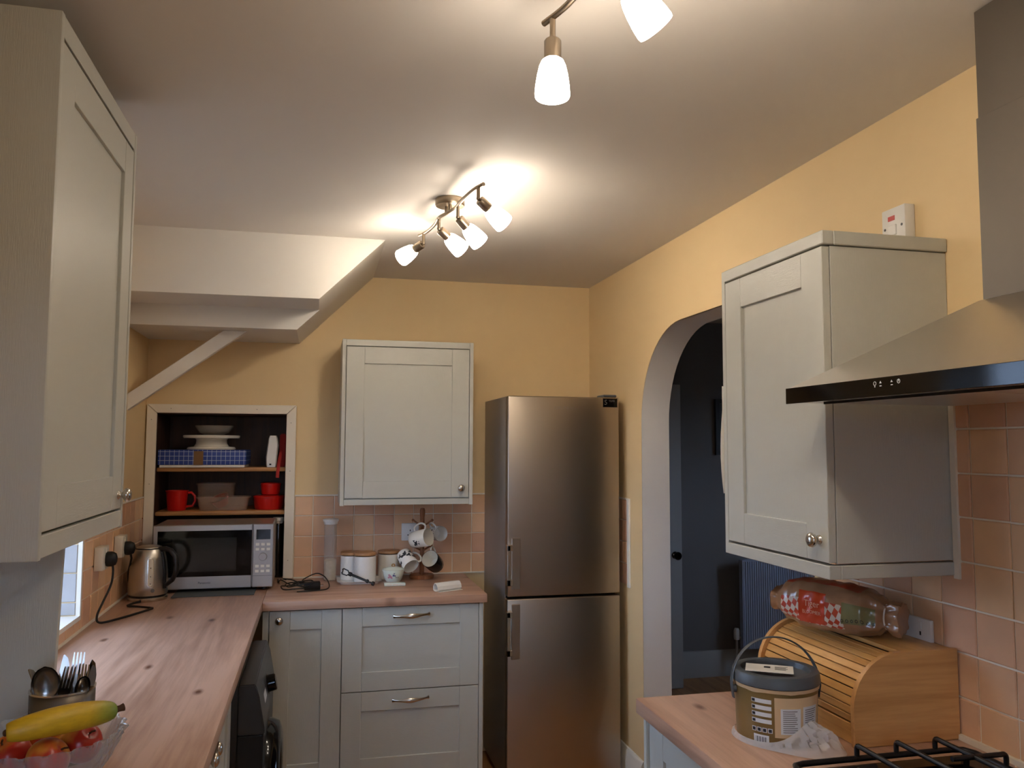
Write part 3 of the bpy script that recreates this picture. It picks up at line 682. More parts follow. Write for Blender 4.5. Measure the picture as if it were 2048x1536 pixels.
for nm, c, r, h, lab in (('casserole_dish', (-.238, 4.385, zm), .076, .072, 'wide red lidded pot at the right of the middle shelf, under a smaller one'), ('casserole_dish', (-.232, 4.385, zm+.0745), .049, .060, 'small red pot stacked on the wide red pot')):
    t = thing(nm, lab, 'pot', c)
    obj('body', MB().lathe([(0, 0), (r*.86, 0), (r*.93, .008), (r, h*.8), (r, h*.82), (0, h*.82)], 36, c=c), 'red_plastic', t, smooth=40)
    obj('lid', MB().lathe([(0, h*.825), (r*1.03, h*.825), (r*1.03, h*.92), (r*.9, h*.97), (0, h)], 36, c=c), 'red_plastic', t, smooth=40)
t = thing('storage_jar', 'tall dark jar with cream lid squeezed between microwave and cupboard frame', 'jar', (-.186, 4.335, .9105))
obj('glass', MB().lathe([(0, 0), (.026, 0), (.0275, .004), (.0275, .255), (.025, .265), (0, .265)], 28, c=(-.187, 4.335, .9105)), 'jar_dark', t, smooth=40)
obj('lid', MB().lathe([(0, .266), (.022, .266), (.024, .276), (.028, .278), (.0285, .291), (.026, .295), (0, .295)], 28, c=(-.187, 4.335, .9105)), 'ivory_plastic', t, smooth=40)

# ------------------------------------------------------------------ microwave
t = thing('microwave', 'silver microwave oven with black window on the worktop in front of the recess', 'microwave', (-.448, 3.94, .926), local=True)
def mbx(nm, d, mat, par, bev=0, **k): return obj(nm, MB().box(*d, bev=bev), mat, par, **k)
mbx('casing', (-.255, .255, .021, .33, 0, .283), 'mw_silver', t, .004)
dr = mbx('door', (-.258, .165, .0, .020, 0, .284), 'mw_silver', t, .003)
mbx('door_window', (-.238, .163, -.0012, .004, .055, .258), 'black_gloss', dr, .0005)
mbx('viewing_screen', (-.176, .098, -.0020, .002, .076, .226), 'mw_window', dr)
obj('brand_lettering', text_bm('Panasonic', .0135, basis((-.036, -.0004, .027), (1, 0, 0), (0, 0, 1), (0, -1, 0)), extr=.0005), 'print_dark', dr)
cp = mbx('control_panel', (.168, .258, .0, .020, 0, .284), 'mw_silver', t, .003)
mbx('display', (.182, .244, -.0015, .003, .214, .259), 'mw_window', cp)
for r in range(4):
    for c in range(3):
        z = (.192, .170, .094, .072)[r]; x = .188+.024*c; mbx('button', (x-.008, x+.008, -.0009, .002, z-.006, z+.006), 'ivory_plastic', cp, .0008)
obj('dial', MB().lathe([(0, .016), (.016, .016), (.0175, .013), (.018, 0)], 28, basis((.213, 0, .137), (1, 0, 0), (0, 0, 1), (0, -1, 0))), 'mw_silver', cp, smooth=40)
mbx('seam', (.170, .256, -.0006, .002, .0505, .0515), 'gap', cp)
for x in (-.22, .22):
    for y in (.04, .29): obj('foot', MB().cyl((x, y, -.0122), (x, y, .001), .014), 'black_plastic', t)
tag(box('mat', (-.606, -.262, 3.832, 4.24, .9103, .9133), 'mat_grey', bev=.001), 'thin dark grey mat under the microwave', 'mat')

# ------------------------------------------------------------------ kettle
kx, ky = -.697, 3.826
t = thing('kettle', 'brushed steel electric kettle with black handle in front of the microwave', 'kettle', (kx, ky, .9103))
kz = .9103
obj('base', MB().lathe([(0, 0), (.078, 0), (.080, .003), (.080, .014), (.076, .017), (0, .017)], 40, c=(kx, ky, kz)), 'nickel', t, smooth=40)
obj('base_seal', MB().lathe([(0, .0172), (.074, .0172), (.074, .0238), (0, .0238)], 40, c=(kx, ky, kz)), 'black_plastic', t)
bd = obj('body', MB().lathe([(0, .024), (.076, .024), (.079, .028), (.079, .06), (.0765, .12), (.070, .175), (.062, .207), (.057, .214), (0, .214)], 48, c=(kx, ky, kz)), 'steel_h', t, smooth=40)
mb = MB(); mb.poly([(kx-.060, ky-.018, kz+.214), (kx-.060, ky+.018, kz+.214), (kx-.085, ky, kz+.206), (kx-.068, ky-.018, kz+.165), (kx-.068, ky+.018, kz+.165), (kx-.05, ky, kz+.16)], [(0, 1, 2), (0, 2, 3), (1, 4, 2), (2, 4, 5), (2, 5, 3)]); obj('spout', mb, 'steel_h', t)
obj('lid', MB().lathe([(0, .228), (.035, .227), (.050, .222), (.052, .2145), (0, .2145)], 40, c=(kx, ky, kz)), 'steel_h', t, smooth=40)
obj('lid_rim', MB().lathe([(.0525, .2142), (.0560, .2142), (.0560, .2185), (.0525, .2185)], 40, c=(kx, ky, kz)), 'black_plastic', t)
hd = Vector((.90, -.43, 0)).normalized()
hp = [(.045, .212), (.078, .215), (.105, .208), (.127, .185), (.134, .15), (.130, .115), (.115, .085), (.092, .068), (.078, .060)]
obj('handle', MB().tube([Vector((kx, ky, kz))+hd*a+Vector((0, 0, b)) for a, b in hp], [.013, .014, .013, .0125, .012, .012, .012, .011, .010], 14, flat=(.8, 1)), 'black_plastic', t, smooth=60)
obj('handle_mount', MB().tube([Vector((kx, ky, kz))+hd*a+Vector((0, 0, b)) for a, b in ((.062, .20), (.073, .16), (.078, .11), (.080, .05))], .010, 10, flat=(.7, 1.2)), 'black_plastic', t, smooth=60)
gd = Vector((.28, -.96, 0)).normalized(); gr = gd.cross(Vector((0, 0, 1)))
kprof = [(.024, .076), (.028, .079), (.06, .079), (.12, .0765), (.175, .070), (.207, .062)]
def krad(z):
    for (z0, r0), (z1, r1) in zip(kprof, kprof[1:]):
        if z <= z1: return r0+(r1-r0)*(z-z0)/(z1-z0)
    return .062
def gauge(w, h0, h1, off):
    mb = MB(); rings = []
    for i in range(25):
        zz = h0+(h1-h0)*i/24; e_ = min(zz-h0, h1-zz); hw = w*math.sqrt(max(.02, 1-max(0, 1-e_/w)**2)); rad = krad(zz)+off
        rings.append([Vector((kx, ky, kz+zz))+(gd*math.cos(hw*t_/rad)-gr*math.sin(hw*t_/rad))*rad for t_ in (-1, -.5, 0, .5, 1)])
    mb.ring_loft(rings, (False, False), False); return mb
obj('gauge_frame', gauge(.0125, .060, .182, .0010), 'nickel', bd); gg = obj('water_gauge', gauge(.0095, .064, .178, .0020), 'ivory_plastic', bd)
for zz in (.075, .105, .14): 
    q = Vector((kx, ky, kz+zz))+gd*(krad(zz)+.0022); obj('gauge_mark', MB().sphere(q, .0022, u=8, v=6), 'print_dark', bd)
q = Vector((kx, ky, kz+.046))+gd*.0793-gr*.010; obj('logo_mark', MB().lathe([(0, .0008), (.008, .0006), (.008, -.001)], 16, align(q, gd, (0, 0, 1))), 'print_dim', bd)
# plug in first socket and flex to the kettle
def plug(par, y, z, flex):
    mb = MB(); X = XL+.041
    mb.ring_loft([[(X+dx, y+r*math.cos(2*PI*k/12)*.8, z+r*1.1*math.sin(2*PI*k/12)) for k in range(12)] for dx, r in ((0, .024), (.004, .026), (.020, .026), (.034, .020), (.038, .010))])
    obj('plug', mb, 'rubber', par, smooth=60)
    obj('flex', MB().tube(flex, .0042, 8), 'rubber', par, smooth=60)
def smooth_path(p, n=6):
    p = [Vector(q) for q in p]; out = []
    for i in range(len(p)-1):
        a, b, c, d = p[max(i-1, 0)], p[i], p[i+1], p[min(i+2, len(p)-1)]
        for k in range(n):
            s_ = k/n; out.append(.5*((2*b)+(c-a)*s_+(2*a-5*b+4*c-d)*s_*s_+(3*b-a-3*c+d)*s_**3))
    return out+[p[-1]]
plug(t, 3.425, 1.135, smooth_path([(XL+.062, 3.425, 1.12), (XL+.066, 3.425, 1.09), (XL+.062, 3.42, 1.04), (XL+.045, 3.39, .985), (XL+.035, 3.345, .94), (XL+.05, 3.325, .918), (-.72, 3.40, .915), (-.67, 3.50, .915), (-.633, 3.585, .915)])+smooth_path([(-.634, 3.592, .915), (-.68, 3.625, .915), (-.74, 3.66, .915)], 3)+smooth_path([(-.744, 3.67, .915), (-.73, 3.715, .915), (-.71, 3.75, .915)], 3))

# ------------------------------------------------------------------ sockets
def socket(name, lab, M, w, h, depth, gangs, mat='white_plastic', holes=True, cat='socket'):
    f = lambda q: M @ q
    t = tag(obj(name, MB().box(-w/2, w/2, -h/2, h/2, 0, depth, bev=.003, seg=2, M=f), mat), lab, cat)
    for g in gangs:
        if holes:
            for dx, dz, a, b in ((0, .013, .0022, .0045), (-.011, -.010, .0034, .0024), (.011, -.010, .0034, .0024)):
                obj('pin_hole', MB().box(g+dx-a, g+dx+a, dz-b-.006, dz+b-.006, depth-.001, depth+.0006, M=f), 'black_plastic', t)
            obj('switch', MB().box(g-.006+.024*(0 if g == 0 else math.copysign(1, -g)*.0), g+.006, h/2-.026, h/2-.008, depth-.001, depth+.003, bev=.001, M=f), mat, t)
    return t
ML = lambda y, z: basis((XL+.008, y, z), (0, 1, 0), (0, 0, 1), (1, 0, 0))
s1 = socket('wall_socket', 'ivory wall socket holding the kettle plug, nearer the window', ML(3.425, 1.140), .088, .088, .032, [0], 'ivory_plastic')
s2 = socket('wall_socket', 'ivory wall socket nearest the cupboard corner, behind the kettle', ML(3.735, 1.148), .088, .088, .032, [0], 'ivory_plastic')
t = thing('power_plug', 'black plug in the socket nearest the cupboard corner', 'plug', (XL+.06, 3.735, 1.14))
plug(t, 3.738, 1.138, [(XL+.062, 3.74, 1.12), (XL+.064, 3.752, 1.095), (XL+.05, 3.80, 1.06), (XL+.03, 3.86, 1.02), (XL+.02, 3.92, .98), (XL+.018, 3.98, .93)])
socket('wall_socket', 'white double socket on the back tiles behind the mug tree', basis((.468, YB-.008, 1.128), (1, 0, 0), (0, 0, 1), (0, -1, 0)), .088, .088, .012, [0])
s = socket('wall_socket', 'white double socket on the right tiles behind the bread bin', basis((XR-.008, 1.776, 1.116), (0, -1, 0), (0, 0, 1), (-1, 0, 0)), .146, .086, .010, [-.036, .038])
M = basis((XR-.0005, 1.772, 2.136), (0, -1, 0), (0, 0, 1), (-1, 0, 0)); f = lambda q: M @ q
t = tag(obj('cooker_switch', MB().box(-.043, .043, -.043, .043, 0, .030, bev=.003, seg=2, M=f), 'white_plastic'), 'white cooker switch with red indicator on the wall above the right cabinet', 'switch')
obj('indicator', MB().box(-.018, .006, .010, .022, .029, .0312, M=f), 'red_lamp', t); obj('rocker', MB().box(-.016, .012, -.028, -.002, .029, .0335, bev=.001, M=f), 'white_plastic', t)
for x in (-.031, .031): obj('screw', MB().lathe([(0, .001), (.0035, .0008), (.0035, -.001)], 12, M @ Matrix.Translation((x, -.008, .030))), 'print_dark', t)

# ------------------------------------------------------------------ cooker hood
HX, HY0, HY1, HZ0, HZ1 = .998, .72, 1.613, 1.664, 1.697
CXH, CY0, CY1, CZ = 1.255, .995, 1.328, 1.857
t = thing('cooker_hood', 'brushed steel chimney cooker hood with black glass front strip', 'cooker hood', (1.22, 1.16, HZ0))
mb = MB(); b4 = [(HX+.004, HY0), (HX+.004, HY1), (XR-.009, HY1), (XR-.009, HY0)]; t4 = [(CXH-.004, CY0-.004), (CXH-.004, CY1+.004), (XR-.009, CY1+.004), (XR-.009, CY0-.004)]
mb.ring_loft([[(x, y, HZ1) for x, y in b4], [(x, y, CZ) for x, y in t4]], (True, True)); obj('canopy', mb, 'steel', t, smooth=0)
mb = MB(); mb.box(HX+.010, XR-.009, HY0, HY1, HZ0+.003, HZ1-.0003); cb = obj('canopy_base', mb, 'steel', t)
gl = box('glass_strip', (HX, HX+.009, HY0, HY1, HZ0, HZ1+.001), 'black_gloss', t, bev=.0008)
for ya, yb in ((.76, 1.15), (1.17, 1.56)): box('filter', (HX+.06, XR-.06, ya, yb, HZ0-.001, HZ0+.0035), 'steel', t, bev=.001)
mb = MB()
mb.box(HX+.058, HX+.0605, .76, 1.56, HZ0-.002, HZ0+.003); obj('filter_gap', mb, 'gap', t)
for i, y in enumerate((1.315, 1.299, 1.269, 1.251)):
    K = basis((HX-.0002, y, 1.6865), (0, -1, 0), (0, 0, 1), (-1, 0, 0)); mb = MB()
    if i in (0, 3): mb.lathe([(.0030, .0), (.0030, .0004), (.0040, .0004), (.0040, 0)], 16, K @ Matrix.Translation((0, .001, 0)))
    if i == 0: mb.box(-.0012, .0012, -.006, -.0034, 0, .0004, M=lambda q: K @ q)
    if i in (1, 2):
        mb.poly([K @ Vector(p) for p in ((-.0032, .0005, .0004), (.0032, .0005, .0004), (0, .005, .0004))], [(0, 1, 2)]); mb.box(-.0026, .0026, -.005, -.0035, 0, .0004, M=lambda q: K @ q)
    if i == 3: mb.box(-.0005, .0005, .0005, .005, 0, .0004, M=lambda q: K @ q)
    obj('touch_icon', mb, 'print_white', gl)
box('chimney', (CXH, XR-.001, CY0, CY1, CZ-.001, 2.22), 'steel_dull', t, bev=.001); box('chimney_upper', (CXH+.003, XR-.001, CY0+.003, CY1-.003, 2.22, H-.004), 'steel_dull', t)

# ------------------------------------------------------------------ gas hob
t = thing('gas_hob', 'black gas hob with wire pan supports at the bottom right', 'hob', (1.13, 1.23, .9103))
box('tray', (.885, 1.385, .95, 1.535, .9103, .918), 'black_gloss', t, bev=.003)
gz = .962
def rod(pts, nm='pan_support'): obj(nm, MB().tube(smooth_path(pts, 4), .0052, 10), 'black_plastic', t, smooth=60)
fz = .936
obj('support_frame', MB().tube([(.93, 1.22, fz), (.93, 1.49, fz), (.94, 1.512, fz), (.96, 1.518, fz), (1.31, 1.518, fz), (1.335, 1.512, fz), (1.345, 1.49, fz), (1.345, 1.22, fz)], .0062, 10), 'black_plastic', t, smooth=60)
for x in (1.085, 1.178, 1.272): rod([(x, 1.519, .938), (x, 1.519, gz-.006), (x, 1.514, gz), (x, 1.505, gz), (x, 1.40, gz), (x, 1.30, gz)])
for y in (1.412, 1.32): rod([(1.346, y, .938), (1.346, y, gz-.006), (1.341, y, gz), (1.33, y, gz), (1.26, y, gz), (1.22, y, gz)])
for y in (1.412, 1.32): rod([(.929, y, .938), (.929, y, gz-.006), (.934, y, gz), (.945, y, gz), (1.02, y, gz), (1.05, y, gz)])
for x in (.94, 1.335): obj('support_foot', MB().cyl((x, 1.505, .9181), (x, 1.505, fz), .006), 'black_plastic', t)
for c in ((1.135, 1.38), (1.135, 1.10)): obj('burner', MB().lathe([(0, .022), (.036, .022), (.040, .018), (.040, .010), (.05, .008), (.05, 0), (0, 0)], 32, c=(c[0], c[1], .918)), 'black_plastic', t, smooth=40)

# ------------------------------------------------------------------ bread bin
t = thing('bread_bin', 'wooden roll-top bread bin against the right wall tiles', 'bread bin', (1.29, 1.83, .9103))
b0, b1, bx, bk, bt = 1.628, 2.035, 1.158, 1.4325, 1.112
def bprof(off, z0=.9105):
    pts = [(bk, z0), (bx+off, z0)]
    cx_, cz_, R_ = bx+.122, bt-.122-.0, .122-off
    for i in range(13):
        a = PI-PI/2*i/12; pts.append((cx_+R_*math.cos(a), cz_+R_*math.sin(a)))
    pts.append((bk, bt-off)); return pts
for y in (b0, b1-.013): obj('side', MB().prism(bprof(0), y, y+.013, 1, bev=.002, seg=2), 'bamboo_x', t)
cx_, cz_ = bx+.122, bt-.122
R1 = .112; na = 11; a0, a1 = PI+.30, PI/2-.03
for i in range(na):
    aa = a0+(a1-a0)*(i/na); ab = a0+(a1-a0)*((i+1)/na)+.020
    pts = [(cx_+R1*math.cos(aa), cz_+R1*math.sin(aa)), (cx_+R1*math.cos(ab), cz_+R1*math.sin(ab)), (cx_+(R1-.008)*math.cos(ab), cz_+(R1-.008)*math.sin(ab)), (cx_+(R1-.008)*math.cos(aa), cz_+(R1-.008)*math.sin(aa))]
    obj('slat', MB().prism(pts, b0+.0135, b1-.0135, 1, bev=.001), 'bamboo_y', t)
mb = MB(); mb.box(bx+.012, bx+.026, b0+.0135, b1-.0135, .9105, cz_-.036, bev=.001); obj('front_board', mb, 'bamboo_y', t)
box('top_board', (cx_+.016, bk, b0+.0135, b1-.0135, bt-.014, bt-.004), 'bamboo_y', t, bev=.001)
box('back_board', (bk-.010, bk, b0+.0135, b1-.0135, .9105, bt-.0145), 'bamboo_y', t)
obj('inner_lining', MB().prism([(bx+.030, .912), (bx+.026, cz_), (cx_-.072, cz_+.072), (cx_-.03, cz_+.098), (cx_+.004, bt-.022), (bk-.012, bt-.024), (bk-.012, .912)], b0+.016, b1-.016, 1), 'gap', t)

# ------------------------------------------------------------------ bread in its bag on top of the bin
def lerp_tab(tab, t):
    for (a, *va), (b, *vb) in zip(tab, tab[1:]):
        if t <= b:
            s_ = (t-a)/(b-a); s_ = s_*s_*(3-2*s_); return [x+(y-x)*s_ for x, y in zip(va, vb)]
    return list(tab[-1][1:])
P0, P1 = Vector((1.205, 1.985, 1.176)), Vector((1.368, 1.725, 1.160))
ax = (P1-P0); Lb = ax.length; ax.normalize(); sd = ax.cross(Vector((0, 0, 1))).normalized()   # sd points to the front-left
if sd.x > 0: sd = -sd
tab = [(0, .066, .030), (.04, .060, .028), (.10, .056, .050), (.25, .066, .062), (.55, .068, .063), (.72, .064, .056), (.84, .046, .046), (.89, .026, .030), (.94, .030, .038), (1.0, .036, .040)]
rings = []; NT, NA = 56, 40
for i in range(NT+1):
    s_ = i/NT; w, h = lerp_tab(tab, s_); r = []
    for k in range(NA):
        a = 2*PI*k/NA; ca, sa = math.cos(a), math.sin(a); e = .75
        p = P0+ax*(Lb*s_)+sd*(w*math.copysign(abs(ca)**e, ca))+Vector((0, 0, h*math.copysign(abs(sa)**e, sa)))
        am = .0045+.006*max(0, s_-.65)
        nn = noise.noise(p*38)*am+noise.noise(p*90)*am*.5
        if s_ > .7: nn += .004*math.sin(a*9)*min(1, (s_-.7)*5)
        p += (sd*ca+Vector((0, 0, sa)))*nn; p.z = max(p.z, 1.1125)
        r.append(p)
    rings.append(r)
mb = MB(); vv = mb.ring_loft(rings, (True, True))
uvl = mb.bm.loops.layers.uv.new('UVMap')
lut = {v: (i/NT, k/NA) for i, r in enumerate(vv) for k, v in enumerate(r)}
for fc in mb.bm.faces:
    vsl = [lut[v][1] for v in fc.verts]; wrap = max(vsl)-min(vsl) > .5
    for lp in fc.loops:
        u_, v_ = lut[lp.vert]; v_ = (v_+.625) % 1.0   # v=0.625 at the front-left side
        if wrap and False: v_ += 1
        lp[uvl].uv = (u_, v_)
bvh = BVHTree.FromBMesh(mb.bm)
t = thing('bread_loaf', 'bagged loaf of bread lying on top of the bread bin', 'bread', (P0+P1)/2-Vector((0, 0, .05)))
obj('bag', mb, 'bread_bag', t, smooth=70)
def drape(mb, d, off, cut=0):
    for v in mb.bm.verts:
        hit = bvh.ray_cast(v.co-Vector(d)*.2, Vector(d))
        if hit[0]: v.co = hit[0]-Vector(d)*off
    return mb
vd = -(sd*.86+Vector((0, 0, .51)))
pc = P0+ax*(Lb*.36)+sd*.07+Vector((0, 0, .006))
PM = basis(pc, ax, (-vd).cross(ax), -vd)
mb = MB(); n = 28
g = [[PM @ Vector((-.034+.068*i/n, -.033+.066*j/n, 0)) for i in range(n+1)] for j in range(n+1)]; mb.ring_loft(g, (False, False), False)
lb = obj('printed_panel', drape(mb, vd, .0012), 'bag_red', t, smooth=70)
for tx, sz, dy in (('Tiger', .019, .004), ('BLOOMER', .0105, -.014)):
    obj('bag_lettering', drape(text_bm(tx, sz, PM @ Matrix.Translation((0, dy, 0)), extr=0), vd, .0020), 'bag_text', lb)
mb = MB()
for i in range(7): 
    w_ = .0045; mb.lathe([(.0022, 0), (.0034, 0)], 10, PM @ Matrix.Translation((.078+.011*i, -.019+.002*i, 0)))
obj('recycling_marks', drape(mb, vd, .0014), 'print_dark', t)
obj('bag_tie', MB().tube([P0+ax*(Lb*.888)+(sd*math.cos(a)+Vector((0, 0, 1))*math.sin(a))*.031 for a in [2*PI*k/20 for k in range(21)]], .002, 8), 'paper', t, smooth=60)

# ------------------------------------------------------------------ paint bucket
ux, uy, uz = 1.036, 1.742, .9125
t = thing('paint_bucket', 'paint tub with grey lid and raised handle in front of the bread bin', 'bucket', (ux, uy, uz))
bd = obj('tub', MB().lathe([(0, 0), (.086, 0), (.088, .003), (.0925, .115), (.0935, .124), (.0915, .124), (0, .122)], 56, c=(ux, uy, uz)), 'paint_gold', t, smooth=40)
obj('lid', MB().lathe([(0, .137), (.070, .137), (.074, .139), (.077, .150), (.083, .152), (.094, .150), (.0965, .146), (.0975, .126), (.095, .1242), (0, .1242)], 56, c=(ux, uy, uz)), 'grey_plastic', t, smooth=40)
e1 = Vector((-.98, .19, 0)).normalized(); cc = Vector((ux, uy, uz)); pts = []
for i in range(25):
    a = PI*i/24; pts.append(cc+e1*(.1025*math.cos(a))+Vector((0, 0, .112+.105*math.sin(a)))+e1.cross(Vector((0, 0, 1)))*(.012*math.sin(a)))
pts = [cc+e1*.0985+Vector((0, 0, .085))]+pts+[cc-e1*.0985+Vector((0, 0, .085))]
obj('handle', MB().tube(pts, .0095, 12, flat=(.2, 1), upv=e1), 'grey_plastic', t, smooth=60)
for s_ in (1, -1): obj('handle_pivot', MB().lathe([(0, .006), (.008, .005), (.009, -.004)], 16, align(cc+e1*(.0965*s_)+Vector((0, 0, .105)), e1*s_, (0, 0, 1))), 'grey_plastic', t)
def wrap(a0, a1, z0, z1, off, n=10, m=2):
    mb = MB(); mb.ring_loft([[cc+Vector(((rad)*math.cos(a), rad*math.sin(a), z)) for a in [a0+(a1-a0)*i/n for i in range(n+1)] for rad in [.088+.0045*z/.12+off]] for z in [z0+(z1-z0)*j/m for j in range(m+1)]], (False, False), False); return mb
va = math.atan2(-uy, -ux)     # angle facing the viewpoint side
R = math.radians
lab = obj('printed_label', wrap(va-R(2), va+R(74), .022, .108, .0012), 'paint_dried', bd, smooth=60)
obj('text_block', wrap(va+R(6), va+R(34), .030, .085, .0017), 'label_white', bd, smooth=60)
obj('text_block', wrap(va+R(38), va+R(66), .026, .088, .0017), 'label_white', bd, smooth=60)
for a_, b_, z in [(va+R(9), va+R(31), .034+.0045*i) for i in range(11)]+[(va+R(41), va+R(63), .031+.0045*i) for i in range(12)]:
    obj('text_line', wrap(a_, b_-R(random.uniform(0, 6)), z, z+.0016, .0021, m=1), 'print_dim', bd)
for i in range(4):
    z = .093-.0145*i; obj('icon_bar', wrap(va-R(34), va-R(6), z, z+.009, .0014, m=1), 'label_white', bd, smooth=60)
    obj('icon_dot', wrap(va-R(33), va-R(28.5), z+.0015, z+.0075, .0020, 4, 1), 'print_dark', bd)
    a_ = va-R(31)+R(7.6)*i; obj('icon_badge', wrap(a_-R(3.2), a_+R(3.2), .030, .040, .0014, 4, 1), 'label_white', bd); obj('icon_dot', wrap(a_-R(2.2), a_+R(2.2), .0315, .0385, .0020, 4, 1), 'print_dark', bd)
obj('barcode_patch', wrap(va-R(32), va-R(10), .006, .024, .0014, 6, 1), 'label_white', bd)
for i in range(9): obj('barcode_line', wrap(va-R(29)+R(1.9)*i, va-R(29)+R(1.9)*i+R(.5+.6*(i % 2)), .008, .020, .0020, 1, 1), 'print_dark', bd)
mb = MB(); rg = []
for k in range(64):
    a = 2*PI*k/64; rr = .0948; rg.append((a, .1225-.004*max(0, noise.noise(Vector((math.cos(a)*3, math.sin(a)*3, 2))))))
mb.ring_loft([[cc+Vector(((.0935+.0012)*math.cos(a), (.0935+.0012)*math.sin(a), z-.006)) for a, z in rg], [cc+Vector((.0963*math.cos(a), .0963*math.sin(a), .1242)) for a, z in rg]], (False, False)); obj('dried_paint_rim', mb, 'paint_dried', bd)
M = Matrix.Translation(cc+Vector((-.022, -.012, .1525))) @ Matrix.Rotation(math.atan2(-ux, uy)*1.0+.0, 4, 'Z')
mb = MB(); mb.box(-.052, .052, -.034, .030, 0, .0012); mb.xf(M); t2 = tag(obj('instruction_card', mb, 'paper'), 'white printed card lying on the grey paint tub lid', 'card')
mb = MB(); mb.box(-.012, .002, 0, .012, .0012, .0018); mb.xf(M); obj('printed_image', mb, 'print_dark', t2)
for i in range(4):
    mb = MB(); mb.box(.012, .04-.004*(i % 2), .012-.008*i, .015-.008*i, .0012, .0017); mb.xf(M); obj('printed_line', mb, 'print_dim', t2)
# crumpled plastic film round the foot of the tub
mb = MB(); rings = []; NA = 120; NR = 16
for i in range(NR+1):
    s_ = i/NR; r = []
    for k in range(NA):
        a = 2*PI*k/NA; da = (a-(va+R(52))+PI) % (2*PI)-PI
        bul = math.exp(-(da/.62)**2)
        wid = .008+.068*bul; hgt = .010+.046*bul
        rad = .0905+.002+wid*s_; z = hgt*(1-s_)**.8*(1 if s_ < 1 else 0)+.0012
        q = Vector((math.cos(a)*rad, math.sin(a)*rad, z))
        nn = noise.noise(q*45)*.55+noise.noise(q*110)*.45+.4*math.sin(k*1.9+noise.noise(q*20)*6)
        q += Vector((math.cos(a), math.sin(a), .9)).normalized()*nn*(.002+.015*bul)*math.sin(PI*min(1, s_*1.05+.05))
        q.z = max(q.z, .0006); hr = math.hypot(q.x, q.y)
        if hr < .092: q.x *= .092/hr; q.y *= .092/hr
        if q.x+ux > 1.1545: q.x = 1.1545-ux
        r.append(cc+q-Vector((0, 0, .0022)))
    rings.append(r)
mb.ring_loft(rings, (False, False)); o = obj('plastic_film', mb, 'film', smooth=28)
tag(o, 'crumpled translucent plastic film bunched round the foot of the paint tub', 'plastic film')

# ------------------------------------------------------------------ things along the back worktop
wz = .9103
t = thing('oat_jar', 'tall clear jar of oats with white lid on the back worktop', 'jar', (.068, 4.165, wz)); c = (.068, 4.165, wz)
obj('glass', MB().lathe([(0, 0), (.029, 0), (.031, .003), (.031, .270), (.029, .272), (.0288, .270), (.0288, .004), (0, .004)], 32, c=c), 'jar_clear', t, smooth=40)
obj('oats', MB().lathe([(0, .0045), (.028, .0045), (.028, .098), (.02, .104), (0, .101)], 28, c=c, mod=lambda a, z: 1-.012*abs(math.sin(7*a+60*z))), 'oats', t, smooth=40)
obj('lid', MB().lathe([(0, .2725), (.033, .2725), (.034, .276), (.034, .284), (.038, .286), (.038, .296), (.034, .298), (0, .298)], 32, c=c), 'white_plastic', t, smooth=40)
tr = thing('tray', 'small white rounded tray under the white canisters', 'tray', (.205, 4.095, wz))
def rrect(cx, cy, w, d, z, e=.28, n=32):
    return [(cx+w*math.copysign(abs(math.cos(2*PI*k/n))**e, math.cos(2*PI*k/n)), cy+d*math.copysign(abs(math.sin(2*PI*k/n))**e, math.sin(2*PI*k/n)), z) for k in range(n)]
mb = MB(); mb.ring_loft([rrect(.205, 4.095, .092, .078, wz), rrect(.205, 4.095, .102, .088, wz+.012), rrect(.205, 4.095, .106, .092, wz+.013), rrect(.205, 4.095, .098, .084, wz+.011), rrect(.205, 4.095, .090, .076, wz+.003)])
obj('dish', mb, 'ceramic_blue', tr, smooth=40)
def canister(c, r, h, lab, chev, mat):
    t = thing('canister', lab, 'canister', c, group='white canisters with wooden lids')
    md = (lambda a, z: 1+.006*math.sin((z*260)+8*abs(((a*8/PI) % 2)-1))) if chev else None
    pr = [(0, 0), (r*.97, 0)]+[(r, .004+(h-.01)*i/26) for i in range(27)]+[(r*.97, h), (0, h)]
    obj('body', MB().lathe(pr, 96 if chev else 40, c=c, mod=md), mat, t, smooth=50)
    obj('seal', MB().lathe([(0, h), (r*.95, h), (r*.95, h+.004), (0, h+.004)], 40, c=c), 'black_plastic', t)
    obj('lid', MB().lathe([(0, h+.004), (r*1.0, h+.004), (r*1.02, h+.006), (r*1.02, h+.014), (r*.98, h+.017), (0, h+.017)], 40, c=c), 'lid_wood', t, smooth=40)
    return t
canister((.232, 4.078, wz+.0035), .053, .122, 'white chevron canister with wooden lid, in front on the tray', True, 'ceramic_blue')
canister((.168, 4.165, wz+.0035), .050, .115, 'white chevron canister with wooden lid, at the back of the tray beside the oat jar', True, 'ceramic_blue')
t = canister((.356, 4.180, wz), .055, .120, 'cream canister with wooden lid behind the small lidded bowl', False, 'ceramic')
mb = MB(); mb.tube([(.33, 4.15, wz+.1385), (.36, 4.14, wz+.1395), (.385, 4.15, wz+.1385)], .006, 8, flat=(.3, 1)); obj('lid_tab', mb, 'lid_wood', t)
c = (.365, 4.035, wz+.0); t = thing('sugar_bowl', 'small pale lidded bowl with pink flowers and gold knob', 'bowl', c)
bw = obj('bowl', MB().lathe([(0, 0), (.028, 0), (.031, .003), (.042, .018), (.050, .045), (.0535, .064), (.051, .064), (0, .060)], 40, c=c), 'ceramic_mint', t, smooth=40)
obj('lid', MB().lathe([(0, .0765), (.02, .0755), (.042, .070), (.052, .0645), (0, .0645)], 40, c=c), 'ceramic_mint', t, smooth=40)
obj('lid_knob', MB().tube([Vector(c)+Vector((.007*math.cos(a), 0, .082+.006*math.sin(a))) for a in [2*PI*k/16 for k in range(17)]], .002, 8), 'gold', t, smooth=60)
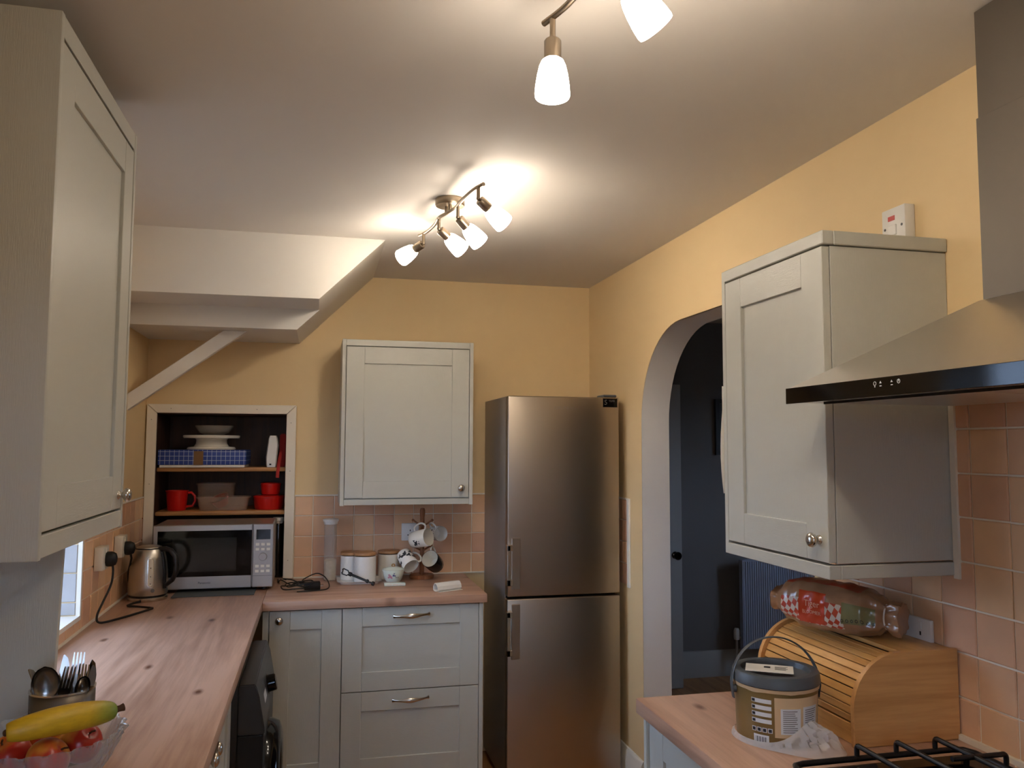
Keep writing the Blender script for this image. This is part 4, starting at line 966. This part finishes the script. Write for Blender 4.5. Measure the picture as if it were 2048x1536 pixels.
def bowl_r(z): return .042+(z-.018)*.3
for a, z, r, m in ((-112, .034, .009, 'print_pink'), (-118, .042, .006, 'print_pink'), (-124, .030, .006, 'print_pink'), (-104, .028, .005, 'print_pink'), (-93, .040, .006, 'print_blue'), (-84, .038, .004, 'print_blue'), (-90, .049, .003, 'print_blue'), (-78, .030, .003, 'print_dim'), (-66, .030, .0025, 'print_dim')):
    d = Vector((math.cos(R(a)), math.sin(R(a)), -.3)).normalized(); q = Vector(c)+Vector((math.cos(R(a))*bowl_r(z), math.sin(R(a))*bowl_r(z), z))
    obj('flower', MB().lathe([(0, .0014), (r*.7, .0012), (r, -.001)], 10, align(q, d, (0, 0, 1)), mod=lambda al, zz: 1+.25*math.cos(5*al)), m, bw)
t = tag(obj('small_tin', MB().box(.314, .414, 3.928, 3.972, wz, wz+.014, bev=.004, seg=2), 'ceramic_mint'), 'small flat pale green tin in front of the lidded bowl', 'tin')
for i in range(3): box('tin_window', (.325+.03*i, .349+.03*i, 3.9272, 3.929, wz+.004, wz+.010), 'ivory_plastic', t)
# black clip arm lying across the tray
t = thing('clip_stand', 'black plastic clip arm lying across the tray in front of the canisters', 'stand', (.19, 3.99, wz+.015))
A_, B_ = Vector((.155, 4.010, wz+.052)), Vector((.268, 3.945, wz+.011))
dv = (B_-A_).normalized(); mb = MB(); mb.tube([A_, A_+dv*.012, A_+dv*.013, A_+dv*.095, A_+dv*.096, A_+dv*.104, A_+dv*.105, A_+dv*.125, A_+dv*.126, B_], [.010, .010, .006, .0055, .009, .009, .0035, .0035, .010, .010], 14); obj('arm', mb, 'black_plastic', t, smooth=30)
sv = dv.cross(Vector((0, 0, 1))).normalized(); uv_ = sv.cross(dv)
for k in (-1, 1): obj('clamp', MB().tube([A_, A_-dv*.01+uv_*.012*k, A_-dv*.035+uv_*.013*k, A_-dv*.04+uv_*.006*k], .003, 8), 'black_plastic', t)
obj('clamp_bar', MB().tube([A_-dv*.036+uv_*.012, A_-dv*.03+sv*.012, A_-dv*.036-uv_*.012], .003, 8), 'black_plastic', t)
# folded paper tube
t = thing('paper_tube', 'short white rolled paper sleeve lying on the worktop end by the fridge', 'paper', (.59, 3.77, wz))
A_, B_ = Vector((.530, 3.745, wz+.0195)), Vector((.648, 3.80, wz+.0195)); dv = (B_-A_).normalized(); sv = dv.cross(Vector((0, 0, 1)))
sec = [(-.019, -.014), (-.006, -.0188), (.010, -.018), (.019, -.010), (.016, .004), (.004, .017), (-.008, .0185), (-.020, .004)]
o_ = lambda k: [(a*k, b*k) for a, b in sec]
mb = MB(); mb.ring_loft([[A_+sv*a+Vector((0, 0, b)) for a, b in o_(1)], [B_+sv*a+Vector((0, 0, b)) for a, b in o_(1)], [B_+sv*a+Vector((0, 0, b)) for a, b in o_(.86)], [A_+sv*a+Vector((0, 0, b)) for a, b in o_(.86)], [A_+sv*a+Vector((0, 0, b)) for a, b in o_(1)]], (False, False)); obj('sleeve', mb, 'paper', t, smooth=30)
mb = MB(); mb.prism([(.545, 3.722), (.660, 3.776), (.652, 3.790), (.537, 3.737)], wz, wz+.001, 2); obj('flap', mb, 'paper', t)
# cable with adapter
t = thing('power_adapter', 'black power adapter with a tangled cable on the worktop beside the microwave', 'adapter', (-.03, 3.93, wz))
Mx = Matrix.Translation((-.014, 3.925, wz)) @ Matrix.Rotation(.05, 4, 'Z'); mb = MB(); mb.box(-.036, .036, -.024, .024, 0, .034, bev=.004, seg=2); mb.xf(Mx); obj('adapter', mb, 'rubber', t)
mb = MB(); 
for k in (-1, 0, 1): mb.box(.036, .05, -.003+.012*k, .003+.012*k, .014, .02)
mb.xf(Mx); obj('pins', mb, 'nickel', t)
random.seed(3); path = [(-.05, 3.93, wz+.012)]
for lp in range(4):
    ox, oy = -.085+.012*lp, 3.93+.02*math.sin(lp*2)
    for k in range(8):
        a = 2*PI*k/8+lp*.6; path.append((ox+(.068-.007*lp)*math.cos(a)+random.uniform(-.006, .006), oy+(.075-.010*lp)*math.sin(a)*(.9), wz+.006+.006*lp+.012*abs(math.sin(a*1.5+lp))))
path += [(-.06, 4.0, wz+.03), (.0, 4.03, wz+.055), (.040, 4.0, wz+.045), (.062, 3.94, wz+.018), (.050, 3.88, wz+.006), (-.02, 3.865, wz+.004), (-.08, 3.85, wz+.004)]
obj('cable', MB().tube(smooth_path(path, 5), .0027, 7), 'rubber', t, smooth=60)
obj('cable', MB().tube(smooth_path([(-.10, 3.97, wz+.01), (-.13, 4.05, wz+.012), (-.16, 4.10, wz+.02), (-.172, 4.14, wz+.004), (-.178, 4.22, wz+.004)], 5), .0027, 7), 'rubber', t, smooth=60)
obj('cable', MB().tube(smooth_path([(-.03, 3.97, wz+.02), (-.07, 4.05, wz+.012), (-.11, 4.09, wz+.02), (-.15, 4.13, wz+.02), (-.14, 4.2, wz+.004)], 5), .0027, 7), 'rubber', t, smooth=60)

# ------------------------------------------------------------------ mug tree and mugs
tx, ty = .517, 4.150
t = thing('mug_tree', 'wooden mug tree carrying mugs under the back wall cabinet', 'mug tree', (tx, ty, wz))
obj('base', MB().lathe([(0, 0), (.060, 0), (.062, .003), (.062, .014), (.058, .018), (0, .018)], 40, c=(tx, ty, wz)), 'tree_wood', t, smooth=40)
obj('post', MB().lathe([(0, .0181), (.012, .0181), (.011, .30), (.012, .306), (.0135, .318), (.0135, .335), (.010, .345), (0, .347)], 20, c=(tx, ty, wz)), 'tree_wood', t, smooth=50)
for zz, off in ((.252, 20), (.132, 75)):
    for k in range(3):
        a = R(off+120*k); d = Vector((math.cos(a), math.sin(a), .55)).normalized(); q = Vector((tx, ty, wz+zz))
        obj('peg', MB().tube([q+d*.008, q+d*.058, q+d*.060, q+d*.068], [.0045, .0045, .007, .006], 10), 'tree_wood', t, smooth=50)
def mug(lab, rim, axis, hand, r=.042, h=.092, outer='ceramic', inner='ceramic', prints=None):
    axis = Vector(axis).normalized(); base = Vector(rim)-axis*h
    M = align(base, axis, hand)
    t = thing('mug', lab, 'mug', base, group=None)
    t.matrix_world = M; ORG[t] = Vector()
    body = obj('body', MB().lathe([(0, .0), (r*.80, 0), (r*.90, .004), (r*.97, h*.3), (r, h), (r*.985, h+.0012), (r*.965, h)], 40), outer, t, smooth=50)
    obj('inside', MB().lathe([(r*.965, h), (r*.93, h*.3), (r*.8, .006), (0, .005)], 40), inner, t, smooth=50)
    obj('handle', MB().tube(smooth_path([(0, r*.95, h*.82), (0, r*1.35, h*.88), (0, r*1.68, h*.68), (0, r*1.62, h*.38), (0, r*1.28, h*.18), (0, r*.92, h*.20)], 4), .0048, 10, flat=(1, .8)), inner, t, smooth=60)
    for (ang, z, rr, m, lob) in prints or []:
        a = R(ang); d = Vector((math.cos(a), math.sin(a), 0)); q = d*(r*(.965+.035*z/h))+Vector((0, 0, z))
        obj('print_mark', MB().lathe([(0, .0008), (rr*.6, .0007), (rr, -.0012)], 15, align(q, d, (0, 0, 1)), mod=lambda al, zz: 1+.4*math.cos(lob*al)), m, body)
    return t
pr = [(215, .045, .011, 'print_dark', 5), (228, .036, .006, 'print_dark', 3), (203, .052, .006, 'print_dark', 4), (220, .062, .005, 'print_dark', 3), (196, .038, .006, 'print_dark', 3), (205, .066, .003, 'print_dark', 2)]
mug('cream mug with dark flower print hanging sideways at the front of the mug tree', (.533, 4.036, 1.123), (.70, -.67, .20), (-.12, .25, .93), .043, .098, prints=pr)
mug('white mug with open rim facing out at the upper right of the mug tree', (.602, 4.090, 1.133), (.30, -.94, .05), (-.5, -.25, .85), .037, .085, outer='ceramic_blue', inner='ceramic_blue', prints=[(a, .075, .003, 'print_dark', 2) for a in range(0, 360, 18)]+[(a, .05, .007, 'print_dark', 3) for a in range(0, 360, 40)])
mug('white mug with bold black swirls at the lower left of the mug tree', (.452, 4.045, .984), (.35, -.72, -.55), (.75, .5, .45), .040, .092, outer='ceramic_blue', prints=[(-95+38*k, .060-.010*(k % 3), .011, 'print_dark', 2+k % 2) for k in range(9)]+[(-80+45*k, .03, .009, 'print_dark', 3) for k in range(8)])
mug('black mug with white inside at the lower right of the mug tree', (.540, 4.030, 1.020), (-.46, -.70, .46), (.10, .5, .86), .043, .092, outer='ceramic_black', inner='ceramic')

# ------------------------------------------------------------------ cutlery pot and cutlery
hx, hy, hr_, hh = -.516, 1.950, .0625, .144
hz = .9103
mb = MB(); NU, NV = 28, 6; rows = [0, .012, .040, .062, .092, .114, hh]
def cp_(u, v): a = 2*PI*u/NU; return Vector((hx+hr_*math.cos(a), hy+hr_*math.sin(a), hz+v))
for j in range(NV):
    for i in range(NU):
        v0, v1 = rows[j], rows[j+1]; hole = j in (2, 4) and (i+j//2) % 2 == 0
        cn = [cp_(i, v0), cp_(i+1, v0), cp_(i+1, v1), cp_(i, v1)]
        if not hole: mb.poly(cn, [(0, 1, 2, 3)]); continue
        oc = [cp_(i+.5+.36*math.cos(PI/4*k+PI/8), (v0+v1)/2+.0065*math.sin(PI/4*k+PI/8)) for k in range(8)]
        md_ = [cp_(i+1, (v0+v1)/2), cp_(i+.5, v1), cp_(i, (v0+v1)/2), cp_(i+.5, v0)]
        sq = [cn[0], cn[1], cn[2], cn[3]]
        P_ = oc+sq   # oc0..7 ccw from 22deg, 8..11 corners
        mb.poly(P_, [(10, 11, 2, 1), (11, 8, 4, 3), (11, 3, 2), (8, 9, 6, 5), (8, 5, 4), (9, 10, 0, 7), (9, 7, 6), (10, 1, 0)])
bmesh.ops.remove_doubles(mb.bm, verts=mb.bm.verts, dist=1e-5)
t = thing('cutlery_pot', 'round perforated steel cutlery pot standing behind the fruit bowl', 'cutlery holder', (hx, hy, hz))
o = obj('perforated_wall', mb, 'steel_dull', t, smooth=60); md = o.modifiers.new('t', 'SOLIDIFY'); md.thickness = .0012
obj('rim', MB().lathe([(hr_-.002, hh), (hr_-.002, hh+.003), (hr_+.0012, hh+.003), (hr_+.0012, hh-.001), (hr_-.0005, hh-.001)], 56, c=(hx, hy, hz)), 'nickel', t, smooth=40)
obj('bottom', MB().lathe([(0, .0), (hr_-.002, .0), (hr_-.002, .002), (0, .002)], 40, c=(hx, hy, hz)), 'steel_h', t)
def loft_profile(sections, th):   # sections: (z, x offset, half width)
    mb = MB(); mb.ring_loft([[(xo-w, -th, z), (xo+w, -th, z), (xo+w, th, z), (xo-w, th, z)] for z, xo, w in sections]); return mb
def spoon_mb(L=.20, w=.021, bl=.062):
    mb = loft_profile([(0, 0, .008), (.03, 0, .007), (L-bl-.03, 0, .0035), (L-bl+.004, 0, .004)], .0012)
    n = 14; fr_ = []
    for i in range(n+1):
        s_ = i/n; z = L-bl+bl*s_; ww = max(.0012, w*math.sqrt(max(0, 1-(2*s_-1)**2))*(1.06-.12*s_)); dp = .010*math.sqrt(max(0, 1-(2*s_-1)**2))
        fr_.append([(ww*math.cos(PI*k/10), -dp*math.sin(PI*k/10)+.001, z) for k in range(11)])
    mb.ring_loft(fr_, (False, False), False)
    mb.ring_loft([[(x*1.03, y-.0013, z) for x, y, z in r] for r in fr_], (False, False), False)
    return mb
def fork_mb(L=.195):
    mb = loft_profile([(0, 0, .0085), (.03, 0, .007), (L-.085, 0, .0033), (L-.066, 0, .005), (L-.058, 0, .0115), (L-.045, 0, .012)], .0011)
    for k in range(4):
        x = -.0096+.0064*k; m2 = [(L-.046, x, .0022), (L-.02, x, .0020), (L, x, .0010)]
        mb.ring_loft([[(xo-w, -.0011, z), (xo+w, -.0011, z), (xo+w, .0011, z), (xo-w, .0011, z)] for z, xo, w in m2])
    return mb
def knife_mb(L=.21):
    return loft_profile([(0, 0, .0075), (.08, 0, .0070), (.10, 0, .005), (.11, .001, .0085), (.16, .001, .0095), (L-.02, .001, .008), (L-.006, .003, .005), (L, .006, .001)], .0011)
cut = [('spoon', spoon_mb(.185, .026, .07), (-.575, 2.028, 1.083), (-.56, 2.04), (.15, -1, .25), 'large round-bowled serving spoon leaning in the cutlery pot'),
       ('knife', knife_mb(.20), (-.610, 2.055, 1.075), (-.52, 2.05), (.9, -.5, 0), 'thin steel knife leaning to the left edge of the cutlery pot'),
       ('knife', knife_mb(.21), (-.545, 2.085, 1.090), (-.56, 2.03), (.2, -1, 0), 'broad-bladed pale steel knife behind the serving spoon'),
       ('fork', fork_mb(.20), (-.515, 2.065, 1.102), (-.525, 2.03), (.2, -1, 0), 'tallest fork standing upright in the cutlery pot'),
       ('fork', fork_mb(.19), (-.525, 2.035, 1.078), (-.57, 2.05), (.4, -1, 0), 'fork leaning right behind the serving spoon, below the tallest fork'),
       ('fork', fork_mb(.19), (-.50, 2.05, 1.072), (-.51, 2.04), (-.2, -1, .1), 'lower fork just right of the tallest fork'),
       ('knife', knife_mb(.195), (-.482, 2.065, 1.083), (-.53, 2.06), (.5, -1, 0), 'narrow knife leaning towards the right rim of the cutlery pot'),
       ('knife', knife_mb(.19), (-.476, 2.045, 1.077), (-.52, 2.03), (.6, -.8, 0), 'shorter knife at the right rim of the cutlery pot'),
       ('teaspoon', spoon_mb(.17, .014, .045), (-.490, 2.020, 1.060), (-.53, 2.03), (.1, -1, .2), 'small teaspoon low at the right front of the cutlery pot')]
for nm, mb, tip, foot, face, lab in cut:
    eye = Vector((0, 0, 1.5712)); tip = eye+(Vector(tip)-eye)*.949; f0 = Vector((foot[0]*.949, foot[1]*.949, hz+.0)); d = (tip-f0).normalized()
    L_ = max(v.co.z for v in mb.bm.verts); mb.xf(align(tip-d*L_, d, face)); zmin = min(v.co.z for v in mb.bm.verts)
    if zmin < hz+.003: mb.xf(Matrix.Translation((0, 0, hz+.003-zmin)))
    tag(obj(nm, mb, 'cutlery_steel', smooth=50), lab, nm if nm != 'teaspoon' else 'spoon')

# ------------------------------------------------------------------ fruit bowl
fx, fy, fz_, RB, HB = -.471, 1.690, .9105, .131, .135
def swirl(a, z): 
    q = z/HB; return 1+(.030*q)*math.cos(22*a+16*q)+(.016*q)*math.cos(44*a+32*q)
pin = [(a*.956, b*1.107) for a, b in [(0, .0), (.045, 0), (.050, .004), (.048, .012), (.060, .022), (.088, .045), (.112, .075), (.128, .105), (.137, .120), (.135, .1235), (.130, .1225), (.120, .104), (.104, .077), (.080, .050), (.053, .029), (.0, .022)]]
o = obj('fruit_bowl', MB().lathe(pin, 132, c=(fx, fy, fz_), mod=swirl), 'bowl_glass', smooth=60); tag(o, 'cut glass fruit bowl with swirled ribs at the bottom left', 'bowl')
def apple(c, r, tilt, lab):
    prof = []
    for i in range(19):
        a = PI*i/18; rr = r*math.sin(a)*(1+.06*math.cos(a)); z = r*.92*-math.cos(a)
        d_ = math.exp(-(rr/(.35*r))**2); z += -.22*r*d_ if z > 0 else .14*r*d_
        prof.append((rr, z))
    M = Matrix.Translation(c) @ Matrix.Rotation(tilt[0], 4, 'X') @ Matrix.Rotation(tilt[1], 4, 'Y')
    t = thing('apple', lab, 'apple', c, group='apples in the glass bowl')
    obj('flesh', MB().lathe(prof, 28, M), 'apple', t, smooth=70); obj('stem', MB().tube([M @ Vector((0, 0, r*.62)), M @ Vector((.002, 0, r*.85)), M @ Vector((.006, 0, r*1.0))], .0018, 6), 'stem_brown', t)
apple((-.5255, 1.670, 1.018), .037, (.5, -.3), 'yellowish apple at the left of the glass bowl, under the banana')
apple((-.451, 1.6355, 1.018), .037, (.2, .9), 'red apple at the front of the glass bowl')
apple((-.491, 1.7445, 1.018), .037, (-.3, .2), 'red apple at the back of the glass bowl')
apple((-.4165, 1.710, 1.018), .037, (.5, .6), 'red and yellow apple at the right of the glass bowl, below the banana tip')
apple((-.471, 1.690, .971), .034, (.1, .1), 'lowest apple in the middle of the glass bowl')
t = thing('banana', 'single yellow banana with a green tip lying across the glass bowl', 'banana', (-.46, 1.66, 1.04))
bp_ = [(-.508, 1.598, 1.079), (-.485, 1.606, 1.081), (-.455, 1.622, 1.083), (-.425, 1.642, 1.083), (-.398, 1.664, 1.081), (-.376, 1.684, 1.078), (-.362, 1.698, 1.075)]
pp = smooth_path(bp_, 6); nb = len(pp)
rr = [.0075+.0170*math.sin(PI*min(1, max(0, i/(nb-1)*.90+.05)))**.55 for i in range(nb)]
obj('peel', MB().tube(pp, rr, 18), 'banana', t, smooth=80)
obj('stalk', MB().tube([pp[-1], pp[-1]+Vector((.010, .006, .002)), pp[-1]+Vector((.016, .010, .003))], [.0065, .0060, .0075], 8), 'stem_brown', t); obj('blossom_end', MB().sphere(pp[0], .006, u=8, v=6), 'stem_brown', t)

# ------------------------------------------------------------------ ceiling lights
BAR = [(-.070, .332), (-.046, .257), (-.032, .151), (-.030, .06), (-.012, 0), (.006, -.06), (.011, -.12), (.017, -.195), (.032, -.290), (.051, -.352)]
SH = [(.017, 0), (.0215, .004), (.0255, .014), (.0295, .032), (.0325, .054), (.0335, .070), (.0325, .0745), (.031, .070), (.029, .05), (.024, .018), (.017, .006)]
def ceiling_light(c, heads, lab, glow):
    t = thing('ceiling_light', lab, 'ceiling light', (c[0], c[1], H), group=None)
    cx, cy = c; zb = H-.052
    obj('ceiling_plate', MB().lathe([(0, -.001), (.051, -.001), (.0525, -.004), (.0525, -.022), (.050, -.026), (0, -.026)], 40, c=(cx, cy, H)), 'nickel_brushed', t, smooth=40)
    path = smooth_path([(cx+a, cy+b, zb) for a, b in BAR], 5)
    bar = obj('bar', MB().tube(path, .0062, 12), 'nickel_brushed', t, smooth=50)
    for k in (.006, -.018):
        obj('post', MB().cyl((cx-.012+(.018 if k < 0 else 0)*.5, cy+k, H-.026), (cx-.012+(.018 if k < 0 else 0)*.5, cy+k, zb), .006, seg=12), 'nickel_brushed', t, smooth=40)
    for (bx_, by_), d in heads:
        st = Vector((cx+bx_, cy+by_, zb)); d = Vector(d).normalized(); j = st+Vector((0, 0, -.040))
        hd_ = obj('spot_stem', MB().cyl(st, j, .0058, seg=12), 'nickel_brushed', t, smooth=40)
        obj('joint', MB().sphere(j, .0066, u=12, v=8), 'nickel_brushed', hd_)
        s0 = j+d*.006; K = align(s0, d, (0, 0, 1) if abs(d.z) < .9 else (0, -1, 0))
        obj('socket', MB().lathe([(0, 0), (.0145, 0), (.0165, .003), (.0165, .044), (.014, .0445), (0, .0445)], 24, K), 'nickel_brushed', hd_, smooth=40)
        obj('shade', MB().lathe([(r, z) for r, z in SH], 28, K @ Matrix.Translation((0, 0, .040))), glow, hd_, smooth=60)
        obj('bulb', MB().sphere(s0+d*.086, .020, u=16, v=10), glow.replace('shade_glow', 'bulb'), hd_)
    return t
ceiling_light((.437, 2.825), [((-.057, .292), (-.644, .665, -.37)), ((-.030, .065), (.75, .36, -.50)), ((.012, -.10), (.70, .33, -.60)), ((.040, -.325), (.767, .333, -.52))], 'four-spot brushed nickel ceiling light over the middle of the kitchen', 'shade_glow')
ceiling_light((.480, 1.150), [((-.060, .305), (-.02, -.05, -1)), ((-.028, .06), (.60, .22, -.52)), ((.012, -.10), (.5, -.3, -.5)), ((.040, -.325), (.4, -.3, -.5))], 'nearer four-spot ceiling light cut off by the top edge', 'shade_glow_near')

# ------------------------------------------------------------------ hall
t = thing('radiator', 'ribbed panel radiator on the dark hall wall seen through the archway', 'radiator', (3.3, 5.20, .19))
mb = MB(); rings = []; n = 58; X0, X1 = 2.835, 3.80
pts = []
for i in range(n*4+1):
    x = X0+(X1-X0)*i/(n*4); pts.append((x, 5.155-(.006 if i % 4 in (1, 2) else 0)))
mb.prism(pts+[(X1, 5.17), (X0, 5.17)], .20, .785, 2); obj('panel', mb, 'radiator', t, smooth=0)
box('top_grille', (X0, X1, 5.153, 5.195, .786, .796), 'radiator', t); box('side_cover', (X0-.006, X0, 5.150, 5.195, .20, .795), 'radiator', t); box('bracket', (3.2, 3.24, 5.17, 5.278, .3, .7), 'radiator', t)
obj('pipe', MB().cyl((2.80, 5.19, .0), (2.80, 5.19, .26), .009), 'hall_white', t); obj('valve', MB().lathe([(0, 0), (.018, 0), (.02, .01), (.02, .06), (.014, .075), (0, .075)], 16, c=(2.80, 5.19, .26)), 'white_plastic', t); obj('pipe_elbow', MB().cyl((2.80, 5.19, .27), (2.85, 5.19, .27), .009), 'hall_white', t)
t = thing('wall_picture', 'dark framed picture on the hall wall, partly hidden by the right cabinet', 'picture', (2.92, 5.27, 1.51))
for d in ((2.705, 2.735, 1.51, 1.90), (3.105, 3.135, 1.51, 1.90), (2.735, 3.105, 1.51, 1.54), (2.735, 3.105, 1.87, 1.90)): box('frame_bar', (d[0], d[1], 5.258, 5.2805, d[2], d[3]), 'dark_frame', t)
box('picture_print', (2.735, 3.105, 5.27, 5.278, 1.54, 1.87), 'wm_grey', t)
